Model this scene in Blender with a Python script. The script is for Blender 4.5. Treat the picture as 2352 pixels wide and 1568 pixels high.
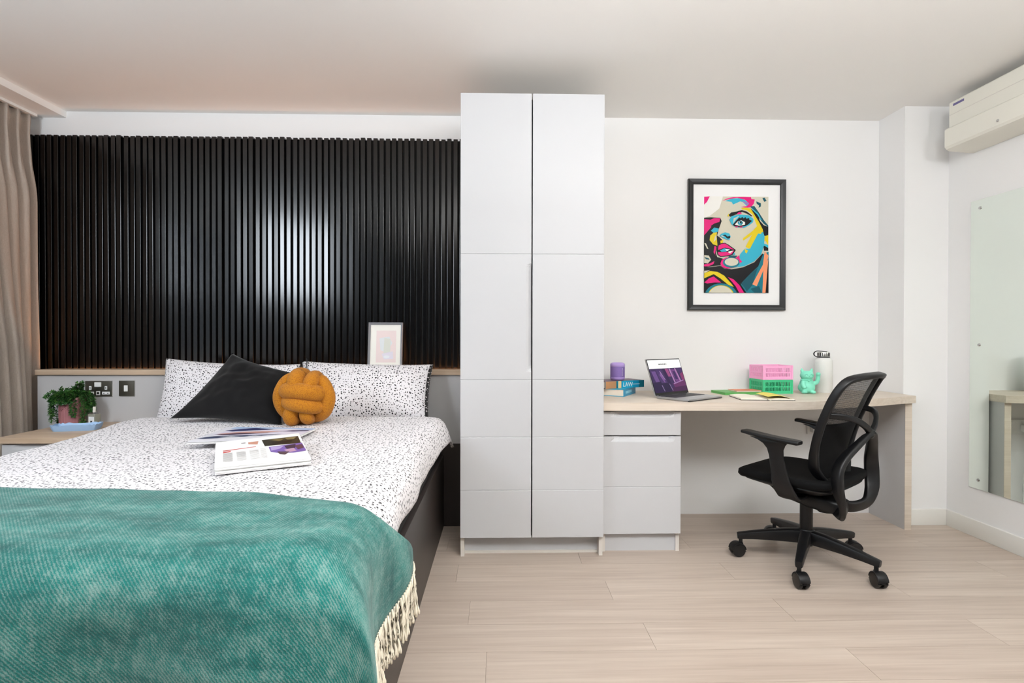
import bpy, bmesh, math, random
from mathutils import Vector, Matrix, noise

random.seed(7)
for o in list(bpy.data.objects):
    bpy.data.objects.remove(o, do_unlink=True)
S = bpy.context.scene
C = S.collection
R = math.radians
PI = math.pi

# ------------------------------------------------------------------ camera
F_PX, W_PX = 1200.0, 2352.0
yaw, pitch, roll = R(1.352), R(-0.393), R(0.101)
cd = bpy.data.cameras.new('camera'); cam = bpy.data.objects.new('camera', cd); C.objects.link(cam)
cd.sensor_fit = 'HORIZONTAL'; cd.sensor_width = 36.0; cd.lens = 36.0 * F_PX / W_PX; cd.clip_start = 0.02
fw = Vector((math.sin(yaw)*math.cos(pitch), math.cos(yaw)*math.cos(pitch), math.sin(pitch)))
rt = Vector((math.cos(yaw), -math.sin(yaw), 0)); up = rt.cross(fw)
r2 = rt*math.cos(roll) + up*math.sin(roll); u2 = up*math.cos(roll) - rt*math.sin(roll)
M = Matrix((r2, u2, -fw)).transposed().to_4x4(); M.translation = Vector((0, 0, 1.07))
cam.matrix_world = M
S.camera = cam

# ------------------------------------------------------------------ world, lights, exposure
wd = bpy.data.worlds.new('world'); S.world = wd; wd.use_nodes = True
wd.node_tree.nodes['Background'].inputs[0].default_value = (0.8, 0.88, 1.0, 1)
wd.node_tree.nodes['Background'].inputs[1].default_value = 0.6

def area(name, loc, target, sx, sy, power, col):
    l = bpy.data.lights.new(name, 'AREA'); l.shape = 'RECTANGLE'; l.size = sx; l.size_y = sy
    l.energy = power; l.color = col
    o = bpy.data.objects.new(name, l); C.objects.link(o)
    o.location = loc
    o.rotation_euler = (Vector(target) - Vector(loc)).to_track_quat('-Z', 'Y').to_euler()
    return o

area('key_flash', (1.0, 0.25, 2.25), (1.3, 3.0, 1.2), 0.5, 0.25, 8.5, (0.97, 0.985, 1.0))
area('window_side_softbox', (-2.22, 0.45, 1.92), (-1.1, 3.0, 1.35), 0.6, 0.8, 24, (0.84, 0.92, 1.0))
area('door_side_flash', (2.2, 0.3, 2.1), (1.4, 3.0, 1.0), 0.4, 0.25, 7.5, (0.97, 0.985, 1.0))
area('added_bounce_fill', (0.5, 0.25, 1.95), (0.5, 0.30, 2.4), 1.4, 0.8, 78, (0.965, 0.99, 1.0))  # unseen upward lamp, added to brighten the ceiling

V = S.view_settings
S.display_settings.display_device = 'sRGB'
V.view_transform = 'Standard'; V.look = 'None'; V.gamma = 1.0; V.use_curve_mapping = False
V.exposure = 0.36

# ------------------------------------------------------------------ materials
def lin(c):
    return tuple(((v/255.0)/12.92 if v/255.0 <= 0.04045 else ((v/255.0+0.055)/1.055)**2.4) for v in c) + (1.0,)

MATS = {}
def mat(name, rgb=(200, 200, 200), rough=0.5, metal=0.0, spec=0.5, coat=0.0):
    m = bpy.data.materials.new(name); m.use_nodes = True
    b = m.node_tree.nodes['Principled BSDF']
    b.inputs['Base Color'].default_value = lin(rgb); b.inputs['Roughness'].default_value = rough
    b.inputs['Metallic'].default_value = metal; b.inputs['Specular IOR Level'].default_value = spec
    b.inputs['Coat Weight'].default_value = coat
    MATS[name] = m
    return m

class NT:
    def __init__(s, m): s.m = m; s.t = m.node_tree; s.b = s.t.nodes['Principled BSDF']
    def n(s, typ, **kw):
        nd = s.t.nodes.new('ShaderNode'+typ)
        for k, v in kw.items():
            if k in nd.inputs: nd.inputs[k].default_value = v
            else: setattr(nd, k, v)
        return nd
    def l(s, a, b): s.t.links.new(a, b)
    def ramp(s, fac, stops, interp='LINEAR'):
        r = s.n('ValToRGB'); s.l(fac, r.inputs[0]); cr = r.color_ramp; cr.interpolation = interp
        while len(cr.elements) < len(stops): cr.elements.new(0.5)
        for e, (p, c) in zip(cr.elements, stops): e.position = p; e.color = c if len(c) == 4 else lin(c)
        return r.outputs[0]
    def math(s, op, a, b=None):
        m = s.n('Math', operation=op)
        for i, v in enumerate((a, b)):
            if v is None: continue
            if isinstance(v, (int, float)): m.inputs[i].default_value = v
            else: s.l(v, m.inputs[i])
        return m.outputs[0]
    def mix(s, fac, a, b, blend='MIX'):
        m = s.n('MixRGB', blend_type=blend)
        for i, v in zip((0, 1, 2), (fac, a, b)):
            if isinstance(v, (int, float)): m.inputs[i].default_value = v
            elif isinstance(v, tuple): m.inputs[i].default_value = v if len(v) == 4 else lin(v)
            else: s.l(v, m.inputs[i])
        return m.outputs[0]
    def bump(s, h, strength=0.2, dist=0.002):
        b = s.n('Bump', Strength=strength, Distance=dist); s.l(h, b.inputs['Height']); s.l(b.outputs[0], s.b.inputs['Normal'])
    def map(s, vec, scale=(1, 1, 1), loc=None, rot=(0, 0, 0)):
        m = s.n('Mapping'); m.inputs['Scale'].default_value = scale; m.inputs['Rotation'].default_value = rot
        s.l(vec, m.inputs['Vector'])
        if loc is not None: s.l(loc, m.inputs['Location'])
        return m.outputs[0]

def bumpy(name, rgb, rough, scale, strength, dist=0.002, **kw):
    m = mat(name, rgb, rough, **kw); t = NT(m); g = t.n('NewGeometry')
    nz = t.n('TexNoise', Scale=scale, Detail=3.0); t.l(g.outputs['Position'], nz.inputs['Vector'])
    t.bump(nz.outputs[0], strength, dist); return m

def wood(name, c1, c2, c3, axis=0, rough=0.45, rnd=False, scale=1.0):
    m = mat(name, c2, rough); t = NT(m); g = t.n('NewGeometry')
    sc = [26*scale]*3; sc[axis] = 1.3*scale
    off = None
    if rnd:
        oi = t.n('ObjectInfo'); cx = t.n('CombineXYZ'); t.l(t.math('MULTIPLY', oi.outputs['Random'], 37.0), cx.inputs[0]); t.l(t.math('MULTIPLY', oi.outputs['Random'], 91.0), cx.inputs[1]); off = cx.outputs[0]
    v = t.map(g.outputs['Position'], tuple(sc), off)
    n1 = t.n('TexNoise', Scale=1.0, Detail=6.0, Roughness=0.62, Distortion=0.6); t.l(v, n1.inputs['Vector'])
    sc2 = [120*scale]*3; sc2[axis] = 4*scale
    v2 = t.map(g.outputs['Position'], tuple(sc2), off)
    n2 = t.n('TexNoise', Scale=1.0, Detail=4.0); t.l(v2, n2.inputs['Vector'])
    col = t.ramp(n1.outputs[0], [(0.28, c1), (0.5, c2), (0.72, c3)])
    col = t.mix(0.35, col, t.ramp(n2.outputs[0], [(0.3, c1), (0.65, c3)]))
    if rnd:
        col = t.mix(t.math('MULTIPLY', oi.outputs['Random'], 0.35), col, c1)
    t.l(col, t.b.inputs['Base Color'])
    t.bump(n2.outputs[0], 0.06, 0.001)
    return m

wall_m = bumpy('wall_paint', (236, 235, 234), 0.55, 260, 0.03)
ceil_m = bumpy('ceiling_paint', (244, 242, 239), 0.8, 200, 0.03)
white_trim = mat('trim_gloss', (232, 230, 224), 0.35)
grey_panel = mat('grey_laminate', (196, 194, 194), 0.4)
cab_white = mat('cabinet_white', (197, 197, 199), 0.42)
cab_edge = mat('cabinet_edge', (216, 210, 202), 0.45)
cab_in = mat('cabinet_interior_shade', (70, 66, 62), 0.7)  # interior colour darkened so the door gaps read as shadow
floor_m = wood('vinyl_plank', (166, 149, 136), (190, 174, 160), (206, 192, 179), 0, 0.42, True, 0.55)
oak = wood('pale_oak', (196, 180, 163), (214, 200, 184), (224, 212, 198), 0, 0.45)
oak2 = wood('warm_oak', (182, 156, 130), (201, 176, 150), (214, 192, 168), 0, 0.45)
slat_black = mat('slat_black', (4, 4, 5), 0.18, spec=0.7)
back_black = mat('slat_backing', (6, 6, 7), 0.7)
dark_bed = bumpy('dark_bed_laminate', (54, 47, 44), 0.42, 300, 0.05)
black_sheet = bumpy('black_sheet', (14, 13, 14), 0.85, 500, 0.1)
black_plastic = bumpy('black_plastic', (13, 13, 15), 0.42, 600, 0.05, spec=0.4)
black_gloss = mat('black_gloss', (15, 15, 16), 0.25)
chrome = mat('chrome', (190, 190, 190), 0.2, 1.0)
mirror_m = mat('mirror_silver', (226, 233, 226), 0.0, 1.0)
glass_edge = mat('glass_edge', (120, 140, 130), 0.2)
white_pl = mat('white_plastic', (240, 240, 238), 0.35)
black_frame = mat('black_frame', (30, 31, 32), 0.35)
paper = mat('paper', (243, 242, 240), 0.6)

# ------------------------------------------------------------------ object helpers
ORG = {}
def link(name, me, mats, parent=None, smooth=False, loc=None, stuff=False):
    o = bpy.data.objects.new(name, me); C.objects.link(o)
    if mats is not None:
        for m in (mats if isinstance(mats, (list, tuple)) else [mats]): me.materials.append(m)
    if smooth:
        for p in me.polygons: p.use_smooth = True
    if parent is not None:
        o.parent = parent
        if parent.name in ORG: o.location = -ORG[parent.name]
    if loc is not None: o.location = loc
    if stuff: o['kind'] = 'stuff'
    return o

def mk(name, bm, mats, parent=None, smooth=False, angle=None, stuff=False):
    bmesh.ops.recalc_face_normals(bm, faces=bm.faces)
    me = bpy.data.meshes.new(name); bm.to_mesh(me); bm.free()
    o = link(name, me, mats, parent, smooth, stuff=stuff)
    if angle is not None:
        for p in me.polygons: p.use_smooth = True
        try: me.set_sharp_from_angle(angle=R(angle))
        except Exception: pass
    return o

def thing(name, label, cat, loc=(0, 0, 0), rotz=0.0, group=None, local=False):
    o = bpy.data.objects.new(name, None); C.objects.link(o); o.empty_display_size = 0.05
    o.location = loc; o.rotation_euler = (0, 0, rotz)
    if not local: ORG[o.name] = Vector(loc)
    return tag(o, label, cat, group)

def tag(o, label, cat, group=None):
    o['label'] = label; o['category'] = cat
    if group: o['group'] = group
    return o

def struct(o): o['kind'] = 'structure'; return o

def abox(bm, x0, x1, y0, y1, z0, z1, bev=0.0, mi=0, M=None):
    vs = [bm.verts.new((x, y, z)) for x in (x0, x1) for y in (y0, y1) for z in (z0, z1)]
    q = [(0, 1, 3, 2), (4, 6, 7, 5), (0, 4, 5, 1), (2, 3, 7, 6), (0, 2, 6, 4), (1, 5, 7, 3)]
    fs = [bm.faces.new([vs[i] for i in f]) for f in q]
    for f in fs: f.material_index = mi
    if bev:
        es = list({e for f in fs for e in f.edges})
        r = bmesh.ops.bevel(bm, geom=es, offset=bev, segments=2, profile=0.6, affect='EDGES')
        vs = list({v for f in r['faces'] for v in f.verts} | {v for v in vs if v.is_valid})
    if M is not None:
        for v in vs: v.co = M @ v.co
    return vs

def box(name, x0, x1, y0, y1, z0, z1, m, parent=None, bev=0.0):
    bm = bmesh.new(); abox(bm, x0, x1, y0, y1, z0, z1, bev)
    return mk(name, bm, m, parent, angle=40 if bev else None)

def lathe(bm, prof, c=(0, 0, 0), n=32, M=None, mi=0):
    c = Vector(c); rings = []
    for r, z in prof:
        if r < 1e-5:
            v = bm.verts.new((0, 0, z)); rings.append([v])
        else:
            rings.append([bm.verts.new((r*math.cos(2*PI*k/n), r*math.sin(2*PI*k/n), z)) for k in range(n)])
    for a, b in zip(rings, rings[1:]):
        for k in range(n):
            k2 = (k+1) % n
            if len(a) == 1 and len(b) == 1: continue
            if len(a) == 1: f = bm.faces.new((a[0], b[k], b[k2]))
            elif len(b) == 1: f = bm.faces.new((a[k], b[0], a[k2]))
            else: f = bm.faces.new((a[k], a[k2], b[k2], b[k]))
            f.material_index = mi
    for rg in rings:
        for v in rg:
            v.co = (M @ v.co if M else v.co) + c

def catmull(pts, sub=6):
    P = [Vector(p) for p in pts]; out = []
    for i in range(len(P)-1):
        p0 = P[i-1] if i else P[0]*2-P[1]; p1 = P[i]; p2 = P[i+1]; p3 = P[i+2] if i+2 < len(P) else P[-1]*2-P[-2]
        for k in range(sub):
            t = k/sub
            out.append(0.5*((2*p1)+(p2-p0)*t+(2*p0-5*p1+4*p2-p3)*t*t+(3*p1-p0-3*p2+p3)*t**3))
    out.append(P[-1]); return out

def sweep(bm, pts, rad, n=10, ref=(0, 0, 1), closed=False, cap=True, mi=0, square=False):
    """rad: float / list of float / list of (w,h); ref: direction that the section's first axis keeps near perpendicular to"""
    P = [Vector(p) for p in pts]; N = len(P)
    if not isinstance(rad, list): rad = [rad]*N
    ref = Vector(ref); rings = []
    for i, p in enumerate(P):
        if closed: t = (P[(i+1) % N]-P[i-1]).normalized()
        else: t = (P[min(i+1, N-1)]-P[max(i-1, 0)]).normalized()
        a = t.cross(ref)
        if a.length < 1e-4: a = t.cross(Vector((0.3, 0.8, 0.5)))
        a.normalize(); b = a.cross(t).normalized()
        w, h = rad[i] if isinstance(rad[i], (tuple, list)) else (rad[i], rad[i])
        ring = []
        for k in range(n):
            th = 2*PI*(k+0.5)/n; cx, sx = math.cos(th), math.sin(th)
            if square:
                e = 0.45; cx = math.copysign(abs(cx)**e, cx); sx = math.copysign(abs(sx)**e, sx)
            ring.append(bm.verts.new(p+a*w*cx+b*h*sx))
        rings.append(ring)
    m = N if closed else N-1
    for i in range(m):
        A, B = rings[i], rings[(i+1) % N]
        for k in range(n):
            f = bm.faces.new((A[k], A[(k+1) % n], B[(k+1) % n], B[k])); f.material_index = mi
    if cap and not closed:
        for r_ in (rings[0], rings[-1]):
            f = bm.faces.new(r_); f.material_index = mi
    return rings

def ball(bm, c, r, n=14, M=None):
    res = bmesh.ops.create_uvsphere(bm, u_segments=n, v_segments=max(6, n//2+2), radius=1.0)
    r = r if isinstance(r, (tuple, list)) else (r, r, r)
    for v in res['verts']:
        p = Vector((v.co.x*r[0], v.co.y*r[1], v.co.z*r[2]))
        v.co = (M @ p if M else p) + Vector(c)

def front_panel(name, xs, zs, yf, yback, m, parent):
    """a door or drawer front facing -Y whose face follows yf(i,j,x,z)"""
    bm = bmesh.new()
    fr = [[bm.verts.new((x, yf(x, z), z)) for z in zs] for x in xs]
    bk = [[bm.verts.new((x, yback, z)) for z in (zs[0], zs[-1])] for x in (xs[0], xs[-1])]
    for i in range(len(xs)-1):
        for j in range(len(zs)-1):
            bm.faces.new((fr[i][j], fr[i+1][j], fr[i+1][j+1], fr[i][j+1]))
    bm.faces.new([bk[0][0], bk[0][1]] + [fr[0][j] for j in range(len(zs)-1, -1, -1)])
    bm.faces.new([bk[1][0], bk[1][1]] + [fr[-1][j] for j in range(len(zs)-1, -1, -1)])
    bm.faces.new([bk[0][0], bk[1][0]] + [fr[i][0] for i in range(len(xs)-1, -1, -1)])
    bm.faces.new([bk[0][1], bk[1][1]] + [fr[i][-1] for i in range(len(xs)-1, -1, -1)])
    bm.faces.new((bk[0][0], bk[1][0], bk[1][1], bk[0][1]))
    return mk(name, bm, m, parent)

def sstep(x, a, b):
    t = min(1, max(0, (x-a)/(b-a))); return t*t*(3-2*t)

def clip_poly(poly, x0, x1, y0, y1):
    def cl(p, ins, inter):
        o = []
        for i in range(len(p)):
            a, b = p[i-1], p[i]
            if ins(b):
                if not ins(a): o.append(inter(a, b))
                o.append(b)
            elif ins(a): o.append(inter(a, b))
        return o
    def ix(v, k):
        def f(a, b):
            t = (v-a[k])/(b[k]-a[k]); return (a[0]+(b[0]-a[0])*t, a[1]+(b[1]-a[1])*t)
        return f
    for ins, it in ((lambda p: p[0] >= x0, ix(x0, 0)), (lambda p: p[0] <= x1, ix(x1, 0)), (lambda p: p[1] >= y0, ix(y0, 1)), (lambda p: p[1] <= y1, ix(y1, 1))):
        if poly: poly = cl(poly, ins, it)
    return poly

def ell(cx, cy, rx, ry, n=28): return [(cx+rx*math.cos(2*PI*k/n), cy+ry*math.sin(2*PI*k/n)) for k in range(n)]

PRINT = {}
def print_mat(rgb, rough=0.5, emit=0.0):
    k = (rgb, rough, emit)
    if k not in PRINT:
        m = mat('ink_%d_%d_%d' % rgb, rgb, rough, spec=0.2)
        if emit:
            b = m.node_tree.nodes['Principled BSDF']; b.inputs['Emission Color'].default_value = lin(rgb); b.inputs['Emission Strength'].default_value = emit
        PRINT[k] = m
    return PRINT[k]

def printed(name, shapes, rect, to3, normal, parent, step=0.00012, rough=0.5, emit=0.0):
    """flat print: coloured shapes in picture coordinates rect=(x0,x1,y0,y1), laid on the surface by to3(u,v) with u right, v down in 0..1"""
    bm = bmesh.new(); mats = []; N = Vector(normal).normalized()
    for i, (rgb, poly) in enumerate(shapes):
        p = clip_poly(list(poly), *rect)
        if len(p) < 3: continue
        mm = print_mat(rgb, rough, emit)
        if mm not in mats: mats.append(mm)
        vs = [bm.verts.new(to3((x-rect[0])/(rect[1]-rect[0]), (y-rect[2])/(rect[3]-rect[2])) + N*step*(i+1)) for x, y in p]
        try: f = bm.faces.new(vs)
        except ValueError: continue
        f.material_index = mats.index(mm)
        f.normal_update()
        if f.normal.dot(N) < 0: f.normal_flip()
    bmesh.ops.triangulate(bm, faces=bm.faces)
    me = bpy.data.meshes.new(name); bm.to_mesh(me); bm.free()
    return link(name, me, mats, parent)

def text_mesh(name, s, size, m, parent, Mw, squeeze=1.0):
    cu = bpy.data.curves.new(name, 'FONT'); cu.body = s; cu.size = size; cu.extrude = 0.0002
    cu.align_x = 'LEFT'; cu.align_y = 'CENTER'
    t = bpy.data.objects.new('tmp_text', cu); C.objects.link(t)
    dg = bpy.context.evaluated_depsgraph_get(); me = bpy.data.meshes.new_from_object(t.evaluated_get(dg))
    bpy.data.objects.remove(t)
    me.transform(Mw @ Matrix.Diagonal((squeeze, 1, 1, 1)))
    me.name = name
    return link(name, me, m, parent)

# ------------------------------------------------------------------ room shell
XL, XR, YB, YF, ZC = -2.82, 2.576, 3.15, -1.6, 2.40
fl = struct(box('floor', XL-.1, XR+.1, YF-.1, YB+.1, -0.08, -0.004, floor_m))
PW, PL = 0.172, 1.24
plank_meshes = {}
row = 0; y = YB
while y > YF:
    y0 = max(y-PW, YF); off = ((row*0.47) % 1.0)*PL
    x = XL - off
    while x < XR:
        a, b = max(x, XL), min(x+PL, XR)
        if b-a > 0.02:
            key = (round(b-a, 3), round(y-y0, 3))
            if key not in plank_meshes:
                bm = bmesh.new(); abox(bm, 0.0005, b-a-0.0005, 0.0004, y-y0-0.0004, -0.004, 0.0, 0.0)
                bmesh.ops.recalc_face_normals(bm, faces=bm.faces)
                me = bpy.data.meshes.new('plank'); bm.to_mesh(me); bm.free(); me.materials.append(floor_m)
                plank_meshes[key] = me
            o = bpy.data.objects.new('plank', plank_meshes[key]); C.objects.link(o); o.parent = fl; o.location = (a, y0, 0)
        x += PL
    y -= PW; row += 1

struct(box('ceiling', XL-.1, XR+.1, YF-.1, YB+.1, ZC, ZC+0.1, ceil_m))
struct(box('wall_back', XL-.1, XR+.1, YB, YB+.1, 0, ZC, wall_m))
struct(box('wall_right', XR, XR+.1, YF, YB, 0, ZC, wall_m))
struct(box('wall_rear', XL-.1, XR+.1, YF-.1, YF, 0, ZC, bumpy('dark_unseen_wall', (44, 45, 49), 0.7, 260, 0.03)))  # out of view, coloured dark to dim its reflection in the slats
# left wall with a window opening towards the camera
bm = bmesh.new()
WY0, WY1, WZ0, WZ1 = -0.6, 2.2, 0.85, 2.15
for a in ((YF, WY0, 0, ZC), (WY1, YB, 0, ZC), (WY0, WY1, 0, WZ0), (WY0, WY1, WZ1, ZC)):
    abox(bm, XL-.12, XL, a[0], a[1], a[2], a[3])
struct(mk('wall_left', bm, wall_m))
bm = bmesh.new()
for a in ((WY0, WY0+.06, WZ0, WZ1), (WY1-.06, WY1, WZ0, WZ1), (WY0+.06, WY1-.06, WZ0, WZ0+.06), (WY0+.06, WY1-.06, WZ1-.06, WZ1), (0.77, 0.83, WZ0+.06, WZ1-.06)):
    abox(bm, XL-.09, XL-.03, *a, 0.004)
w1 = struct(mk('window_1', bm, white_pl))
glass = mat('window_glass', (235, 240, 240), 0.02); glass.node_tree.nodes['Principled BSDF'].inputs['Transmission Weight'].default_value = 1.0
for a, b in ((WY0+.06, .77), (.83, WY1-.06)):
    box('pane', XL-.066, XL-.054, a, b, WZ0+.06, WZ1-.06, glass, w1)
# pilaster on the right of the desk alcove, ceiling drop on the window side
struct(box('trim_1', 2.318, XR, 2.945, YB, 0, ZC, wall_m))
struct(box('trim_2', XL, -2.555, YF, YB, 2.362, ZC, ceil_m))
def skirting(name, pts):
    bm = bmesh.new()
    for (x0, x1, y0, y1) in pts: abox(bm, x0, x1, y0, y1, 0, 0.092, 0.003)
    return struct(mk(name, bm, white_trim, angle=40))
skirting('baseboard_right', [(XR-.014, XR, YF, 2.931)])
skirting('baseboard_back', [(2.318, XR, 2.931, 2.945)])

# ------------------------------------------------------------------ slatted feature panel
p = thing('slat_wall_panel', 'tall glossy black panel of vertical slats on the wall behind the bed', 'wall panel', (-1.48, 3.14, 0.85))
SZ0, SZ1 = 0.85, 2.247
box('backing_board', -2.8, -0.2, 3.134, 3.149, SZ0, SZ1-.004, back_black, p)
bm = bmesh.new()
prof = [(-.0125, .003), (-.0125, -.0205), (-.0118, -.0216), (-.0105, -.022), (.0105, -.022), (.0118, -.0216), (.0125, -.0205), (.0125, .003)]
A = [bm.verts.new((x, y, SZ0)) for x, y in prof]; B = [bm.verts.new((x, y, SZ1)) for x, y in prof]
for k in range(len(prof)-1): bm.faces.new((A[k], A[k+1], B[k+1], B[k]))
bm.faces.new(A); bm.faces.new(B); bm.faces.new((A[0], B[0], B[-1], A[-1]))
s0 = mk('slat', bm, slat_black, p)
NS = 71; srnd = random.Random(5)
for k in range(NS):
    s = s0 if k == 0 else s0.copy()
    if k: C.objects.link(s); s.parent = p
    s.location = Vector((-2.768+0.0363*k, 3.134, 0)) - Vector((-1.48, 3.14, 0.85)); s.rotation_euler = (srnd.gauss(0, .0015), 0, srnd.gauss(0, .012))

# headboard boxing and its shelf
p = thing('headboard_box', 'pale grey boxed headboard panel with sockets below the oak ledge', 'headboard', (-1.4, 3.05, 0))
box('front_panel', -2.575, -0.197, 2.972, 2.990, 0, 0.859, grey_panel, p)
box('end_panel', -2.575, -2.557, 2.991, 3.13, 0, 0.859, grey_panel, p)
led = mat('led_warm', (255, 170, 90), 0.5)
b_ = led.node_tree.nodes['Principled BSDF']; b_.inputs['Emission Color'].default_value = (1.0, 0.42, 0.13, 1); b_.inputs['Emission Strength'].default_value = 24.0
o = box('oak_ledge', -2.575, -0.197, 2.955, 3.075, 0.860, 0.889, oak2, None, 0.0015)
tag(o, 'narrow oak ledge running along the bottom of the black slats', 'shelf')
o = box('led_strip', -2.55, -0.21, 3.082, 3.106, 0.848, 0.858, led)
tag(o, 'warm glowing light strip in the slot behind the oak ledge', 'light strip')

# ------------------------------------------------------------------ wardrobe
p = thing('wardrobe', 'tall pale grey two-door wardrobe with horizontal grooves beside the bed', 'wardrobe', (0.159, 2.84, 0))
WX0, WX1 = -0.190, 0.508
for a, b in ((WX0, WX0+.018), (WX1-.018, WX1)):
    box('side_panel', a, b, 2.556, 3.13, 0, 2.25, cab_edge, p)
box('top_panel', WX0+.018, WX1-.018, 2.556, 3.13, 2.232, 2.25, cab_edge, p)
box('bottom_panel', WX0+.018, WX1-.018, 2.556, 3.13, 0.10, 0.118, cab_in, p)
box('back_panel', WX0+.018, WX1-.018, 3.12, 3.13, 0.118, 2.232, cab_in, p)
box('plinth', WX0+.018, WX1-.018, 2.60, 2.618, 0, 0.10, cab_white, p)
box('plinth_bead', WX0+.018, WX1-.018, 2.592, 2.60, 0, 0.012, cab_edge, p)
gro = [1.477, 0.867, 0.587, 0.329]
def zl(z0, z1, extra=()):
    z = {z0, z1}
    for g in gro:
        if z0 < g < z1: z |= {g-.0025, g, g+.0025}
    return sorted(z | set(extra))
DY = 2.534
def door(x0, x1, hx=None):
    sc = [0.905, 0.912, 0.925, 0.945, 1.395, 1.413, 1.426, 1.433]
    depth = {0.905: 0, 0.912: .35, 0.925: .75, 0.945: 1, 1.395: 1, 1.413: .75, 1.426: .35, 1.433: 0}
    xs = [x0, x0+.002, x1-.026, x1-.014, x1-.004, x1]
    zs = zl(.099, 2.252, sc if hx else ())
    def dz(z):
        if not hx or z < .905 or z > 1.433: return 0
        ks = sorted(depth)
        for a, b in zip(ks, ks[1:]):
            if a <= z <= b: return depth[a]+(depth[b]-depth[a])*(z-a)/(b-a)
        return 0
    def yf(x, z):
        y = DY
        if any(abs(z-g) < 1e-4 for g in gro): y += .0028
        if x in (x0, x1): y += .001
        if hx:
            k = {x1-.026: 0, x1-.014: .005, x1-.004: .0135, x1: .0155}.get(x, 0)
            y += k*dz(z)
        return y
    return front_panel('door', xs, zs, yf, 2.553, cab_white, p)
door(WX0, 0.1535, True); door(0.1595, WX1)

# ------------------------------------------------------------------ desk: worktop, pedestal, end panel
p = thing('desk', 'built-in pale oak desk with curved front edge fixed in the white alcove', 'desk', (1.4, 2.85, 0))
fe = catmull([(x, y, 0) for x, y in ((0.512, 2.553), (0.9, 2.553), (1.19, 2.553), (1.414, 2.566), (1.61, 2.60), (1.85, 2.67), (2.06, 2.745), (2.2, 2.81), (2.314, 2.848))], 4)
bm = bmesh.new()
lo = [bm.verts.new((v.x, v.y, .712)) for v in fe] + [bm.verts.new((2.314, YB-.001, .712)), bm.verts.new((.512, YB-.001, .712))]
hi = [bm.verts.new((v.co.x, v.co.y, .752)) for v in lo]
bm.faces.new(lo); bm.faces.new(hi)
for k in range(len(lo)): bm.faces.new((lo[k], lo[(k+1) % len(lo)], hi[(k+1) % len(lo)], hi[k]))
es = [e for e in bm.edges if abs(e.verts[0].co.z-e.verts[1].co.z) < 1e-6 and e.verts[0].co.y < 3 and e.verts[1].co.y < 3]
bmesh.ops.bevel(bm, geom=es, offset=0.0015, segments=1, affect='EDGES')
mk('worktop', bm, oak, p)
box('end_panel', 2.268, 2.304, 2.866, 3.149, 0, 0.7115, grey_panel, p)
box('end_panel_edge', 2.267, 2.305, 2.864, 2.8662, 0, 0.7115, oak, p)

p = thing('drawer_unit', 'pale grey pedestal of two drawers under the desk beside the wardrobe', 'drawers', (0.71, 2.84, 0))
PX0, PX1 = 0.512, 0.904
box('side_panel', PX0, PX0+.018, 2.602, 3.12, 0, .7115, cab_edge, p)
box('side_panel', PX1-.018, PX1, 2.602, 3.12, 0, .7115, cab_edge, p)
box('back_panel', PX0+.018, PX1-.018, 3.10, 3.12, 0.1, .7115, cab_in, p)
box('plinth', PX0+.018, PX1-.018, 2.612, 2.63, 0, .105, cab_white, p)
def drawer(z0, z1):
    hx0, hx1 = 0.578, 0.868
    xs = sorted({PX0, PX0+.002, hx0-.026, hx0-.008, hx0, hx0+.022, hx1-.022, hx1, hx1+.008, PX1-.002, PX1})
    zs = zl(z0, z1, (z1-.030, z1-.025, z1-.012, z1-.001))
    def yf(x, z):
        y = 2.580
        if any(abs(z-g) < 1e-4 for g in gro) and z < z1-.03: y += .0028
        if x in (PX0, PX1): y += .001
        w = 0.0
        if hx0-.03 <= x <= hx1+.01:
            w = min(1, max(0, (x-(hx0-.026))/.048), ) if x < .7 else min(1, max(0, (hx1+.008-x)/.03))
        k = {z1-.025: .001, z1-.012: .012, z1-.001: .0172, z1: .018}.get(z, 0)
        return y+k*w
    return front_panel('drawer', xs, zs, yf, 2.600, cab_white, p)
drawer(.587, .704); drawer(.096, .581)

# wall socket under the desk
p = thing('wall_socket', 'white double wall socket fixed to the wall under the desk', 'socket', (1.95, 3.149, 0.53), local=True)
bm = bmesh.new(); abox(bm, -.073, .073, -.012, 0, -.043, .043, .003); mk('face_plate', bm, white_pl, p, angle=40)
for x in (-.035, .035):
    bm = bmesh.new(); abox(bm, x-.008, x+.008, -.016, -.0115, .018, .034, .001); mk('rocker_switch', bm, white_pl, p)
bm = bmesh.new(); abox(bm, -.058, -.012, -.045, -.012, -.03, .012, .006); mk('plug', bm, white_pl, p, angle=40)
bm = bmesh.new(); sweep(bm, catmull([(-.035, -.03, -.03), (-.036, -.032, -.1), (-.04, -.02, -.25), (-.03, -.015, -.42), (-.05, -.02, -.526)], 5), .0035, 8)
mk('cable', bm, white_pl, p, True)

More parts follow.
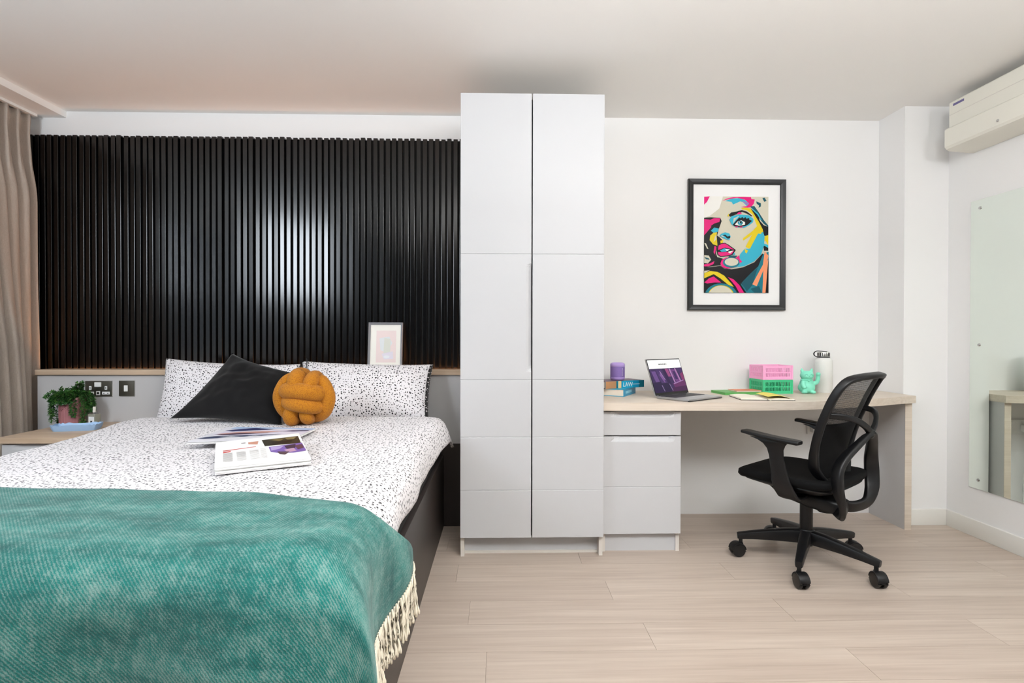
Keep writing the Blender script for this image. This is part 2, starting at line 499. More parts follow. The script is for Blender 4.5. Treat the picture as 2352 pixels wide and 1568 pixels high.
# ------------------------------------------------------------------ wall heater
heat_m = mat('heater_enamel', (228, 225, 214), 0.4)
p = thing('wall_heater', 'cream electric panel heater mounted high on the wall above the mirror', 'heater', (2.5, 2.35, 2.07))
HY0, HY1 = 1.75, 2.79
def yprism(name, prof, y0, y1, m, parent, ang=25):
    bm = bmesh.new()
    A = [bm.verts.new((x, y0, z)) for x, z in prof]; B = [bm.verts.new((x, y1, z)) for x, z in prof]
    bm.faces.new(A); bm.faces.new(B)
    for k in range(len(prof)): bm.faces.new((A[k], A[(k+1) % len(prof)], B[(k+1) % len(prof)], B[k]))
    return mk(name, bm, m, parent, angle=ang)
yprism('body', [(XR-.001, 2.352), (2.447, 2.352), (2.44, 2.345), (2.44, 2.214), (2.436, 2.21), (XR-.001, 2.21)], HY0, HY1, heat_m, p)
yprism('grille_cover', [(XR-.001, 2.209), (2.425, 2.209), (2.415, 2.200), (2.415, 2.108), (2.424, 2.096), (2.440, 2.088), (XR-.001, 2.078)], HY0, HY1, heat_m, p)
bm = bmesh.new(); abox(bm, 2.4385, 2.4402, HY0, HY1, 2.279, 2.281); mk('seam', bm, cab_edge, p)
bm = bmesh.new(); abox(bm, 2.4388, 2.44, 2.70, 2.765, 2.322, 2.334); mk('label_sticker', bm, mat('violet_sticker', (112, 104, 150), 0.5), p)
def screw(name, c, nrm, parent, r=.006, h=.004):
    bm = bmesh.new(); q = Vector(nrm).to_track_quat('Z', 'Y').to_matrix()
    lathe(bm, [(0, 0), (r, 0), (r, h*.6), (r*.7, h), (0, h)], c, 14, q); return mk(name, bm, chrome, parent, angle=40)
screw('screw', (2.415, 2.486, 2.128), (-1, 0, 0), p, .007, .005)

# ------------------------------------------------------------------ mirror
p = thing('wall_mirror', 'large frameless rectangular mirror screwed to the wall below the heater', 'mirror', (2.57, 2.4, 0.26))
bm = bmesh.new(); abox(bm, XR-.006, XR-.001, 2.0, 2.797, .262, 1.816, .0012)
mk('mirror_glass', bm, mirror_m, p)
for y in (2.742, 2.055):
    for z in (1.770, 1.037, .311): screw('mirror_screw', (XR-.006, y, z), (-1, 0, 0), p, .008, .004)

# ------------------------------------------------------------------ framed pop-art poster
p = thing('framed_poster', 'black framed pop-art poster of a painted face above the desk', 'picture', (1.433, 3.14, 1.24))
PX = (1.137, 1.733); PZ = (1.240, 2.032); py = 3.149
def frame(prefix, X0, X1, Z0, Z1, w, yb, yf, m, parent, name='frame_rail'):
    sec = [(0, yb), (0, yf+.004), (.004, yf), (w*.5, yf+.002), (w-.004, yf+.005), (w, yf+.009), (w, yb)]
    cs = [(X0, Z0), (X1, Z0), (X1, Z1), (X0, Z1)]; dirs = [(1, 1), (-1, 1), (-1, -1), (1, -1)]
    for k in range(4):
        bm = bmesh.new(); rr = []
        for j in (k, (k+1) % 4):
            rr.append([bm.verts.new((cs[j][0]+dirs[j][0]*d, y, cs[j][1]+dirs[j][1]*d)) for d, y in sec])
        n = len(sec)
        for i in range(n): bm.faces.new((rr[0][i], rr[0][(i+1) % n], rr[1][(i+1) % n], rr[1][i]))
        bm.faces.new(rr[0]); bm.faces.new(rr[1])
        mk(name, bm, m, parent, angle=40)
frame('', PX[0], PX[1], PZ[0], PZ[1], .032, py, py-.024, black_frame, p)
box('mount_board', PX[0]+.03, PX[1]-.03, py-.008, py-.001, PZ[0]+.03, PZ[1]-.03, mat('mount_white', (240, 239, 238), 0.5), p)
BE, BK, MG, CY, YE, TE, OR, WH = (209, 204, 184), (10, 8, 12), (228, 20, 122), (54, 178, 204), (226, 200, 20), (24, 120, 136), (243, 152, 108), (238, 236, 230)
DT = (14, 84, 98)
art = [
 (BE, [(270, 270), (950, 270), (950, 1303), (270, 1303)]),
 (WH, [(270, 270), (470, 270), (430, 400), (330, 480), (270, 500)]),
 (MG, [(270, 275), (330, 270), (300, 330), (270, 360)]),
 (MG, [(460, 318), (510, 292), (580, 276), (680, 272), (765, 275), (770, 295), (805, 300), (795, 345), (765, 385), (715, 390), (655, 382), (720, 372), (745, 345), (700, 303), (620, 284), (540, 296)]),
 (CY, [(490, 320), (560, 292), (640, 288), (700, 305), (745, 345), (720, 372), (680, 330), (650, 322), (575, 356), (560, 328)]),
 ((150, 120, 190), [(670, 318), (740, 335), (745, 350), (720, 360), (690, 335)]),
 (DT, [(820, 320), (870, 340), (870, 375), (845, 390), (850, 365), (825, 345)]),
 (DT, [(885, 285), (910, 280), (930, 315), (905, 325)]),
 (YE, [(660, 390), (720, 388), (770, 400), (830, 480), (870, 560), (895, 640), (880, 670), (850, 630), (820, 560), (780, 460), (720, 415), (670, 408)]),
 (DT, [(755, 375), (800, 370), (850, 440), (900, 520), (950, 580), (950, 620), (890, 560), (830, 470)]),
 (CY, [(765, 385), (840, 450), (880, 520), (860, 520), (800, 440)]),
 (BK, [(760, 395), (830, 460), (880, 540), (950, 600), (950, 680), (905, 690), (890, 620), (850, 540)]),
 (BE, [(850, 500), (900, 560), (940, 590), (900, 575), (860, 530)]),
 (BK, [(905, 600), (950, 620), (945, 690), (910, 690)]),
 (YE, [(880, 705), (950, 680), (950, 790), (920, 745), (885, 735)]),
 (CY, [(900, 770), (950, 790), (950, 850), (910, 830)]),
 (BK, [(895, 790), (950, 820), (950, 850), (905, 850)]),
 (CY, [(895, 650), (850, 655), (800, 730), (745, 830), (700, 830), (650, 890), (640, 940), (670, 970), (600, 1030), (700, 1015), (800, 965), (875, 890), (905, 790), (910, 700)]),
 (YE, [(835, 580), (885, 640), (870, 670), (840, 665), (755, 830), (708, 810), (775, 680), (685, 742), (678, 720), (780, 640)]),
 (YE, [(700, 830), (735, 850), (720, 880), (705, 870)]),
 # shaded left of the face
 (BK, [(270, 500), (340, 495), (440, 500), (455, 535), (425, 620), (408, 690), (435, 710), (470, 745), (470, 775), (410, 800), (395, 880), (410, 920), (480, 940), (440, 1010), (270, 1030)]),
 (MG, [(270, 515), (330, 520), (345, 600), (270, 690)]),
 (MG, [(325, 525), (375, 505), (440, 505), (430, 545), (380, 560), (335, 590)]),
 (CY, [(340, 640), (375, 605), (425, 615), (415, 650), (370, 660)]),
 (YE, [(335, 690), (370, 660), (405, 655), (402, 700), (412, 800), (365, 785), (328, 740)]),
 (BE, [(385, 700), (400, 680), (400, 730), (370, 760)]),
 (MG, [(380, 800), (400, 810), (385, 890), (395, 910), (370, 870)]),
 (YE, [(440, 745), (475, 735), (465, 780), (445, 780)]),
 (BE, [(272, 770), (290, 775), (315, 835), (300, 830)]),
 (BE, [(272, 900), (320, 905), (345, 950), (310, 990), (270, 985)]),
 (DT, [(272, 920), (320, 935), (330, 950), (290, 945)]),
 (MG, [(270, 1000), (330, 990), (380, 965), (370, 995), (320, 1020), (270, 1022)]),
 # eye
 (CY, [(535, 520), (560, 480), (640, 465), (740, 470), (790, 510), (785, 545), (740, 580), (690, 605), (600, 600), (560, 570)]),
 (BE, [(580, 505), (640, 478), (600, 520), (575, 560)]),
 (BK, [(570, 575), (610, 525), (640, 495), (655, 505), (670, 488), (685, 505), (705, 490), (715, 508), (745, 500), (745, 518), (775, 530), (750, 555), (735, 570), (700, 588), (640, 598), (590, 590)]),
 (WH, [(592, 572), (625, 535), (660, 525), (700, 545), (700, 572), (640, 584)]),
 (TE, ell(650, 553, 28, 24)), (CY, ell(645, 560, 16, 14)), (BK, ell(652, 548, 10, 10)), (WH, ell(642, 545, 5, 5)),
 (MG, [(590, 590), (630, 592), (610, 603)]), (MG, [(640, 595), (680, 590), (660, 606)]),
 (BK, [(525, 470), (555, 442), (610, 432), (665, 416), (720, 432), (778, 478), (770, 484), (720, 452), (670, 434), (610, 462), (545, 488)]),
 (MG, [(612, 456), (640, 436), (668, 452), (635, 462)]), (YE, [(512, 480), (530, 452), (530, 490)]),
 # nose
 (CY, [(432, 690), (450, 672), (490, 655), (535, 668), (550, 700), (535, 738), (490, 728), (450, 705)]),
 (BK, [(462, 688), (490, 680), (515, 700), (540, 692), (545, 715), (520, 725), (505, 716), (490, 700)]),
 (BE, [(445, 690), (465, 692), (480, 705), (455, 702)]),
 # lips
 (BK, [(402, 850), (410, 795), (450, 772), (490, 768), (530, 790), (605, 845), (570, 895), (520, 912), (440, 918), (410, 895)]),
 (MG, [(415, 845), (422, 798), (455, 780), (490, 775), (525, 798), (585, 842), (540, 832), (490, 820), (440, 838)]),
 (MG, [(415, 868), (450, 870), (530, 865), (585, 850), (560, 890), (510, 905), (445, 912), (418, 892)]),
 (CY, [(435, 852), (480, 828), (540, 838), (500, 862), (455, 865)]), (WH, [(490, 835), (540, 840), (510, 858)]),
 (WH, [(525, 860), (575, 852), (545, 882), (525, 875)]),
 (CY, [(585, 870), (600, 890), (570, 905)]), (DT, [(540, 905), (620, 905), (600, 930), (520, 925)]),
 # chin mark
 (MG, [(440, 990), (455, 950), (500, 925), (600, 930), (640, 900), (645, 940), (672, 972), (640, 985), (620, 1020), (520, 1045), (460, 1030)]),
 (TE, ell(555, 980, 88, 55)), (BE, ell(558, 973, 72, 42)),
 # neck and shoulder
 (BK, [(270, 1025), (330, 1030), (440, 1015), (480, 1045), (560, 1052), (680, 1030), (800, 975), (885, 880), (900, 900), (860, 1000), (760, 1100), (680, 1180), (740, 1303), (270, 1303)]),
 (TE, [(890, 890), (950, 860), (950, 1303), (720, 1303), (665, 1195), (750, 1105), (840, 1020)]),
 (DT, [(665, 1195), (750, 1105), (835, 1030), (800, 1150), (780, 1220), (720, 1290)]),
 (DT, [(760, 1260), (850, 1230), (880, 1303), (800, 1303)]),
 (BK, [(945, 940), (950, 940), (950, 1303), (918, 1303)]),
 (OR, [(908, 855), (948, 905), (935, 960), (825, 1232), (778, 1212), (890, 1000)]),
 (OR, [(895, 1040), (945, 945), (918, 1303), (885, 1303)]),
 (BE, [(270, 1070), (330, 1062), (300, 1080), (270, 1095)]),
 (YE, [(270, 1095), (330, 1072), (410, 1080), (480, 1120), (560, 1210), (582, 1242), (520, 1215), (440, 1150), (370, 1105), (270, 1150)]),
 (MG, [(270, 1195), (320, 1150), (370, 1130), (450, 1195), (380, 1195), (300, 1205)]),
 (MG, [(520, 1135), (580, 1160), (640, 1220), (692, 1303), (640, 1303), (600, 1230)]),
 (TE, ell(448, 1345, 175, 142)), (YE, ell(448, 1350, 142, 126)), (BE, ell(446, 1352, 134, 122)),
 (TE, [(655, 1195), (720, 1290), (732, 1303), (715, 1303), (660, 1220)]),
]
art3 = lambda u, v: Vector((1.236+u*.394, py-.0085, 1.929-v*.583))
printed('art_print', art, (270, 950, 270, 1303), art3, (0, -1, 0), p, 0.0001, 0.35)

# small pastel frame that leans on the ledge
p = thing('small_picture_frame', 'small grey photo frame with a pale pink print leaning on the black slats', 'picture frame', (-0.66, 3.02, 0.8892), local=True)
p.rotation_euler = (R(-10), 0, R(4))
grey_fr = mat('grey_frame', (150, 152, 158), 0.4)
frame('', -.098, .098, 0, .272, .012, .006, -.012, grey_fr, p)
bm = bmesh.new(); abox(bm, -.09, .09, .002, .005, .008, .264); mk('backing', bm, paper, p)
printed('pastel_print', [((244, 241, 233), [(0, 0), (100, 0), (100, 140), (0, 140)]), ((240, 222, 220), [(20, 20), (84, 20), (84, 124), (20, 124)]),
   ((226, 230, 232), [(30, 45), (62, 40), (72, 62), (52, 92), (34, 84)]), ((222, 224, 214), [(46, 44), (66, 48), (66, 90), (44, 98)]), ((232, 226, 238), [(38, 96), (74, 88), (76, 112), (46, 114)]), ((238, 240, 246), ell(54, 106, 10, 5))],
   (0, 100, 0, 140), lambda u, v: Vector((-.088+u*.176, .0018, .262-v*.252)), (0, -1, 0), p)

# ------------------------------------------------------------------ sockets on the headboard
bronze = mat('bronze_plate', (104, 101, 92), 0.34, 0.75)
steel_edge = mat('steel_edge', (200, 198, 192), 0.3, 0.8)
dark_slot = mat('dark_slot', (20, 20, 20), 0.6)
p = thing('double_socket', 'bronze double power socket with white inserts on the headboard beside the plant', 'socket', (-2.237, 2.972, 0.783), local=True)
bm = bmesh.new(); abox(bm, -.074, .074, -.004, 0, -.044, .044, .001); mk('back_plate', bm, steel_edge, p)
bm = bmesh.new(); abox(bm, -.072, .072, -.008, -.004, -.042, .042, .0015); mk('face_plate', bm, bronze, p, angle=40)
bm = bmesh.new(); abox(bm, -.018, .018, -.013, -.008, .010, .036, .002); mk('rocker_switch', bm, white_pl, p)
bm = bmesh.new(); abox(bm, -.011, .011, -.0095, -.008, -.036, -.013, .0005); mk('usb_insert', bm, white_pl, p)
bm = bmesh.new(); abox(bm, -.0055, .0055, -.0102, -.0094, -.030, -.019); mk('usb_port', bm, dark_slot, p)
for s in (-1, 1):
    for (x0, x1, z0, z1), slots in (((-.007, .007, -.006, .014), ((-.002, .002, 0, .009),)), ((-.021, .021, -.032, -.017), ((-.015, -.007, -.027, -.023), (.007, .015, -.027, -.023)))):
        bm = bmesh.new(); abox(bm, s*.043+x0, s*.043+x1, -.0095, -.008, z0, z1, .001); f = mk('outlet_insert', bm, white_pl, p)
        for q in slots:
            bm = bmesh.new(); abox(bm, s*.043+q[0], s*.043+q[1], -.0102, -.0094, q[2], q[3]); mk('pin_slot', bm, dark_slot, f)
p = thing('light_switch', 'square bronze light switch with one white rocker on the headboard', 'switch', (-2.083, 2.972, 0.785), local=True)
bm = bmesh.new(); abox(bm, -.043, .043, -.004, 0, -.045, .043, .001); mk('back_plate', bm, steel_edge, p)
bm = bmesh.new(); abox(bm, -.041, .041, -.008, -.004, -.042, .042, .0015); mk('face_plate', bm, bronze, p, angle=40)
bm = bmesh.new(); abox(bm, -.010, .010, -.014, -.008, -.017, .017, .002); mk('rocker_switch', bm, white_pl, p)

# ------------------------------------------------------------------ curtain
cur_m = mat('taupe_linen', (150, 140, 131), 0.85); t = NT(cur_m)
g = t.n('NewGeometry')
na = t.n('TexNoise', Scale=1.0, Detail=2.0); t.l(t.map(g.outputs['Position'], (150, 150, 900)), na.inputs['Vector'])
nb = t.n('TexNoise', Scale=1.0, Detail=2.0); t.l(t.map(g.outputs['Position'], (700, 700, 30)), nb.inputs['Vector'])
t.l(t.mix(0.5, t.ramp(na.outputs[0], [(.3, (164, 152, 140)), (.7, (190, 178, 166))]), t.ramp(nb.outputs[0], [(.3, (166, 154, 142)), (.7, (188, 176, 164))])), t.b.inputs['Base Color'])
t.b.inputs['Sheen Weight'].default_value = 0.2
t.bump(na.outputs[0], 0.15, 0.001)
p = thing('curtain', 'heavy taupe linen curtain with pinch pleats hanging beside the slatted panel', 'curtain', (-2.68, 2.6, 0.01))
NP, NV = 300, 60
bm = bmesh.new(); grid = []
Y0c, Y1c = 3.085, 1.95; npl = 16
for i in range(NP+1):
    s = i/NP; colv = []
    for j in range(NV+1):
        q = j/NV; z = 2.345 - q*2.33
        hd = min(1.0, q/0.045)            # header
        lowf = min(1.0, max(0.0, (q-.05)/.5))
        ph = s*npl*2*PI + 0.6*math.sin(s*9) + 0.5*math.sin(q*2.2+s*5)*lowf
        wv = math.sin(ph)
        y = Y0c+(Y1c-Y0c)*s
        amp = .052 + .018*lowf + .014*math.sin(s*23)
        # gathered heading: narrow triple pinch above, full folds below
        pz = math.exp(-((q-.052)/.022)**2)
        x_top = -2.722 + .020*wv + .020*max(0, math.sin(ph*3+1.2)) - .016*pz*(1-max(0, wv))
        x_low = -2.715 + amp*math.copysign(abs(wv)**.75, wv) + .009*math.sin(ph*2+q*4)
        k = sstep(q, .05, .22)
        x = x_top*(1-k)+x_low*k
        room = 1-sstep(y, 2.90, 2.965)
        x += room*(.06*lowf + .045*lowf*sstep(q, .3, .8))
        x = min(x, -2.605) if y > 2.94 else x
        y += .014*math.cos(ph)*k*(1 if y < 3.05 else 0)
        colv.append(bm.verts.new((x, y, z)))
    grid.append(colv)
for i in range(NP):
    for j in range(NV): bm.faces.new((grid[i][j], grid[i+1][j], grid[i+1][j+1], grid[i][j+1]))
o = mk('drape', bm, cur_m, p, True)
sm = o.modifiers.new('thick', 'SOLIDIFY'); sm.thickness = 0.003
bm = bmesh.new(); abox(bm, -2.705, -2.68, -0.9, 3.10, 2.346, 2.361); o = mk('curtain_rail', bm, white_pl)
tag(o, 'slim white curtain rail fixed under the lowered ceiling edge', 'curtain rail')

# ------------------------------------------------------------------ bedside table and things on it
NZ = 0.597
p = thing('bedside_table', 'pale oak topped bedside table with a grey drawer beside the bed', 'bedside table', (-2.05, 2.74, 0))
box('table_top', -2.36, -1.90, 2.505, 2.971, NZ-.028, NZ, oak2, p, .0015)
box('body', -2.35, -1.91, 2.54, 2.968, 0.0, NZ-.0285, cab_edge, p)
def yfn(x, z):
    k = {.56-.014: .004, .56-.005: .012, .56: .014}.get(z, 0) if -2.275 < x < -1.98 else 0
    return 2.520+k
front_panel('drawer', [-2.35, -2.305, -2.27, -1.985, -1.95, -1.91], [.30, .56-.024, .56-.014, .56-.005, .56], yfn, 2.539, cab_white, p)
front_panel('drawer', [-2.35, -1.91], [.02, .295], lambda x, z: 2.520, 2.539, cab_white, p)

# potted trailing succulent
pot_m = mat('pink_glaze', (176, 118, 122), 0.35)
p = thing('potted_plant', 'trailing green succulent in a ribbed dusty pink pot on the bedside table', 'plant', (-2.29, 2.855, NZ+.0005), local=True)
bm = bmesh.new(); n = 96; rings = []
for r, z in [(.052, 0), (.055, .004), (.056, .02), (.057, .06), (.057, .10), (.056, .14), (.055, .15), (.053, .153), (.049, .152), (.048, .13), (.047, .12)]:
    ring = []
    for k in range(n):
        a = 2*PI*k/n
        rib = .0013*math.cos(24*a) if .006 < z < .145 and r > .05 else 0
        # raised arches
        ring.append(bm.verts.new(((r+rib)*math.cos(a), (r+rib)*math.sin(a), z)))
    rings.append(ring)
for a, b in zip(rings, rings[1:]):
    for k in range(n): bm.faces.new((a[k], a[(k+1) % n], b[(k+1) % n], b[k]))
bm.faces.new(rings[0]); bm.faces.new(rings[-1])
pot = mk('pot', bm, pot_m, p, True)
for rr in (.012, .020, .028, .036):
    bm = bmesh.new()
    pts = [(math.sin(u/.0575)*.0585, -math.cos(u/.0575)*.0585, .085+zz) for u, zz in [(rr*math.cos(th), rr*math.sin(th)) for th in [PI*k/14 for k in range(15)]]]
    sweep(bm, pts, .0016, 6); mk('arch_relief', bm, pot_m, pot, True)
bm = bmesh.new(); lathe(bm, [(0, .135), (.0465, .135), (.0465, .12), (0, .12)], n=24); mk('soil', bm, mat('soil', (50, 36, 26), 0.9), p)
leaf_m = mat('succulent_green', (44, 92, 40), 0.4); t = NT(leaf_m)
g = t.n('NewGeometry'); nn = t.n('TexNoise', Scale=55.0, Detail=2.0); t.l(g.outputs['Position'], nn.inputs['Vector'])
t.l(t.ramp(nn.outputs[0], [(.3, (26, 66, 28)), (.55, (52, 104, 42)), (.75, (104, 146, 66))]), t.b.inputs['Base Color'])
t.b.inputs['Subsurface Weight'].default_value = 0.0
rnd = random.Random(3)
bl = bmesh.new(); stems = []
def leaf(bm, c, d, upv, L, w):
    d = d.normalized(); s_ = d.cross(upv)
    if s_.length < 1e-3: s_ = d.cross(Vector((1, 0, .2)))
    s_.normalize(); nrm = s_.cross(d)
    a = bm.verts.new(c); b = bm.verts.new(c+d*L*.55+s_*w+nrm*w*.25); e = bm.verts.new(c+d*L*.55-s_*w+nrm*w*.25); tip = bm.verts.new(c+d*L); mid = bm.verts.new(c+d*L*.55-nrm*w*.25)
    for f in ((a, b, mid), (a, mid, e), (b, tip, mid), (mid, tip, e)): bm.faces.new(f)
for k in range(34):
    a = 2*PI*k/34*1.0 + rnd.uniform(-.15, .15)
    trail = rnd.random()
    droop = rnd.uniform(.04, .155) if (math.sin(a) < .75) else .05
    if -2.3 < a-2*PI < -1.0 or 4.05 < a < 5.25: droop = rnd.uniform(.0, .035)      # leave the front of the pot open
    rise = rnd.uniform(.015, .05); out = rnd.uniform(.065, .085)
    dx, dy = math.cos(a), math.sin(a)
    pts = catmull([(dx*.025, dy*.025, .135), (dx*.045, dy*.045, .155+rise*.6), (dx*out, dy*out, .15+rise*.3), (dx*(out+.012), dy*(out+.012), .145-droop*.5), (dx*(out+.008+rnd.uniform(-.01, .012)), dy*(out+.008), .14-droop)], 7)
    stems.append(pts)
for k in range(12):
    a = rnd.uniform(0, 2*PI); h = rnd.uniform(.03, .085); o_ = rnd.uniform(.01, .06)
    stems.append(catmull([(math.cos(a)*.015, math.sin(a)*.015, .135), (math.cos(a)*o_*.7, math.sin(a)*o_*.7, .15+h*.5), (math.cos(a)*o_, math.sin(a)*o_, .15+h)], 6))
stems.append(catmull([(.01, 0, .135), (.035, -.01, .19), (.06, -.015, .232)], 7))
stems.append(catmull([(-.02, 0, .135), (-.08, -.02, .18), (-.115, -.02, .165), (-.125, -.02, .15)], 7))
bs = bmesh.new()
for pts in stems:
    pts = [Vector(q) if q[2] > .019 else Vector((q[0], q[1], .019)) for q in pts]
    sweep(bs, pts, .0014, 5)
    for i in range(1, len(pts)):
        t_ = (pts[i]-pts[i-1]).normalized()
        for m_ in range(6):
            v = Vector((rnd.gauss(0, 1), rnd.gauss(0, 1), rnd.gauss(0, 1))); v = (v - t_*v.dot(t_)).normalized()
            leaf(bl, pts[i-1].lerp(pts[i], rnd.random()), v+t_*.5, t_, rnd.uniform(.011, .018), rnd.uniform(.0032, .0052))
mk('foliage', bl, leaf_m, p, stuff=True)
mk('stems', bs, mat('stem_green', (70, 92, 46), 0.6), p, True, stuff=True)

# pale blue wavy tray
tray_m = mat('sky_blue_ceramic', (158, 190, 226), 0.4)
p = thing('trinket_tray', 'pale blue wavy-edged trinket tray in front of the potted plant', 'tray', (-2.155, 2.715, NZ), R(14), local=True)
bm = bmesh.new(); NN = 96
def rim(k, sx, sy, z, wav=0.0):
    a = 2*PI*k/NN; e = .35
    cx, sn = math.cos(a), math.sin(a)
    x = math.copysign(abs(cx)**e, cx)*sx; y = math.copysign(abs(sn)**e, sn)*sy
    return (x, y, z+wav*math.sin(a*15))
rgs = [[bm.verts.new(rim(k, *q)) for k in range(NN)] for q in ((.092, .040, 0, 0), (.098, .046, .012, 0), (.102, .050, .030, .0026), (.097, .045, .030, .0026), (.091, .039, .012, 0), (.086, .034, .006, 0))]
for a, b in zip(rgs, rgs[1:]):
    for k in range(NN): bm.faces.new((a[k], a[(k+1) % NN], b[(k+1) % NN], b[k]))
bm.faces.new(rgs[0]); bm.faces.new(rgs[-1])
mk('dish', bm, tray_m, p, angle=50)
hm = mat('navy_fabric', (34, 44, 70), .8)
for q, lab in ((-.06, 'navy hair tie lying at the curtain end of the blue tray'), (-.028, 'navy hair tie in the middle of the blue tray'), (.016, 'navy hair tie in the blue tray near the perfume bottle')):
    bm = bmesh.new(); sweep(bm, [(.017*math.cos(2*PI*k/20), .011*math.sin(2*PI*k/20), .0035+.001*math.sin(k)) for k in range(20)], .003, 6, closed=True)
    o = mk('hair_tie', bm, hm, None, True); o.location = (-2.155+q*math.cos(R(14)), 2.715+q*math.sin(R(14)), NZ+.0065); o.rotation_euler = (0, 0, R(20+q*400))
    tag(o, lab, 'hair tie', 'hair ties in the blue tray')

# perfume bottle
p = thing('perfume_bottle', 'small square glass perfume bottle with white label behind the blue tray', 'bottle', (-2.145, 2.815, NZ), R(-12), local=True)
pg = mat('perfume_glass', (214, 212, 196), 0.08); pg.node_tree.nodes['Principled BSDF'].inputs['Transmission Weight'].default_value = .6
bm = bmesh.new(); abox(bm, -.023, .023, -.016, .016, 0, .068, .003); mk('flask', bm, pg, p, angle=40)
bm = bmesh.new(); lathe(bm, [(0, .068), (.008, .068), (.008, .076), (0, .076)], n=18); mk('collar', bm, chrome, p, angle=40)
bm = bmesh.new(); lathe(bm, [(0, .076), (.0075, .076), (.0065, .103), (.006, .105), (0, .105)], n=18); mk('cap', bm, mat('ivory_cap', (226, 222, 210), .35), p, angle=40)
bm = bmesh.new(); abox(bm, -.017, .017, -.0168, -.0161, .006, .054); lb = mk('label_sticker', bm, paper, p)
bm = bmesh.new(); abox(bm, -.005, .005, -.0173, -.0169, .024, .033); mk('emblem', bm, dark_slot, lb)

# ------------------------------------------------------------------ bed
p = thing('bed', 'double bed base in dark brown with a black-sheeted mattress', 'bed', (-1.03, 1.95, 0))
BX0, BX1, BY0, BY1 = -1.74, -0.315, 1.0, 2.965
box('bed_base', BX0, BX1, BY0, BY1, 0, .41, dark_bed, p, .004)
box('dark_head_sheet', BX0, -.203, 2.9655, 2.9715, 0.001, .47, dark_bed, p)  # thin dark sheet behind the gap between bed and wardrobe
box('mattress', BX0+.01, BX1-.01, BY0+.01, BY1-.002, .4105, .60, black_sheet, p, .035)

def nz(x, y, z=0.0): return noise.noise(Vector((x, y, z)))
def ztop(x, y):
    z = .650 + .030*sstep(y, 2.0, 2.55) - .06*sstep(y, 2.58, 2.69)
    z += .007*nz(x*3.1, y*3.1, 1.3) + .004*nz(x*7, y*9, 4.1)
    # soft creases running from the pillow corners
    z += .006*sstep(y, 1.9, 2.5)*nz((x+y*.6)*9, (x-y)*2.0, 7.7)
    return z
def fold(a, edge, r, sgn):
    s = sgn*a - (sgn*edge - r)
    if s <= 0: return a, 0.0
    if s < r*PI/2: return edge - sgn*r + sgn*r*math.sin(s/r), r*(1-math.cos(s/r))
    return edge, r + (s-r*PI/2)
def bed_pos(a, b, off=0.0, wav=0.0):
    xr = -.288 + .072*sstep(b, 2.15, 2.7) + off
    xl = -1.835 - off
    rr = .105+off
    y, dy = fold(b, .985-off, .09+off, -1)
    if a > -1.0: x, dx = fold(a, xr, rr, 1)
    else: x, dx = fold(a, xl, rr, -1)
    z = ztop(x, y) + off - dx - dy
    if dx > 0:
        s = 1 if a > -1 else -1
        k = min(1, dx/.2)
        x += s*k*wav*(.5+.5*math.sin(b*14+1.0)) + s*.010*k*nz(b*6, dx*4, 2.0)
        m = min(dx, dy)
        x += s*.16*m; y -= .10*m; z += .30*m
    if dy > 0:
        k = min(1, dy/.2); y -= k*(.012+wav*.8)*(.5+.5*math.sin(a*11)) 
    return Vector((x, y, z))

spot = mat('dotted_cotton', (236, 232, 234), 0.8)
def dots(m, bg, fg, scale):
    t = NT(m); uv = t.n('UVMap')
    nn = t.n('TexNoise', Scale=scale*.9, Detail=1.0); t.l(uv.outputs[0], nn.inputs['Vector'])
    sub = t.n('VectorMath', operation='SUBTRACT'); t.l(nn.outputs[1], sub.inputs[0]); sub.inputs[1].default_value = (.5, .5, .5)
    sc = t.n('VectorMath', operation='SCALE'); t.l(sub.outputs[0], sc.inputs[0]); sc.inputs['Scale'].default_value = .011
    ad = t.n('VectorMath', operation='ADD'); t.l(uv.outputs[0], ad.inputs[0]); t.l(sc.outputs[0], ad.inputs[1])
    vo = t.n('TexVoronoi', Scale=scale, Randomness=.85); vo.feature = 'F1'; vo.voronoi_dimensions = '2D'
    t.l(ad.outputs[0], vo.inputs['Vector'])
    sep = t.n('SeparateColor'); t.l(vo.outputs['Color'], sep.inputs[0])
    thr = t.math('ADD', t.math('MULTIPLY', sep.outputs[0], .20), .10)
    f = t.math('LESS_THAN', vo.outputs['Distance'], thr)
    t.l(t.mix(f, bg, fg), t.b.inputs['Base Color'])
    t.b.inputs['Sheen Weight'].default_value = .15
    nf = t.n('TexNoise', Scale=900.0, Detail=1.0); t.l(uv.outputs[0], nf.inputs['Vector']); t.bump(nf.outputs[0], .08, .0008)
dots(spot, (228, 224, 226), (22, 20, 22), 76)
spot_r = mat('dotted_cotton_reverse', (18, 17, 18), 0.8); dots(spot_r, (18, 17, 18), (226, 222, 224), 76)

def cloth(name, As, Bs, posf, m, parent, thick):
    bm = bmesh.new(); uvl = bm.loops.layers.uv.new('UVMap')
    G = [[bm.verts.new(posf(a, b)) for b in Bs(a)] for a in As]
    UV = {}
    for i, a in enumerate(As):
        for j, b in enumerate(Bs(a)): UV[G[i][j]] = (a, b)
    for i in range(len(As)-1):
        for j in range(len(G[0])-1):
            f = bm.faces.new((G[i][j], G[i+1][j], G[i+1][j+1], G[i][j+1]))
            for l in f.loops: l[uvl].uv = UV[l.vert]
    bm.normal_update()
    if sum(f.normal.z for f in bm.faces) < 0:
        for f in bm.faces: f.normal_flip()
    me = bpy.data.meshes.new(name); bm.to_mesh(me); bm.free()
    o = link(name, me, m, parent, True)
    if thick:
        md = o.modifiers.new('thick', 'SOLIDIFY'); md.thickness = thick; md.offset = -1
    return o
def lsp(a, b, n): return [a+(b-a)*k/n for k in range(n+1)]

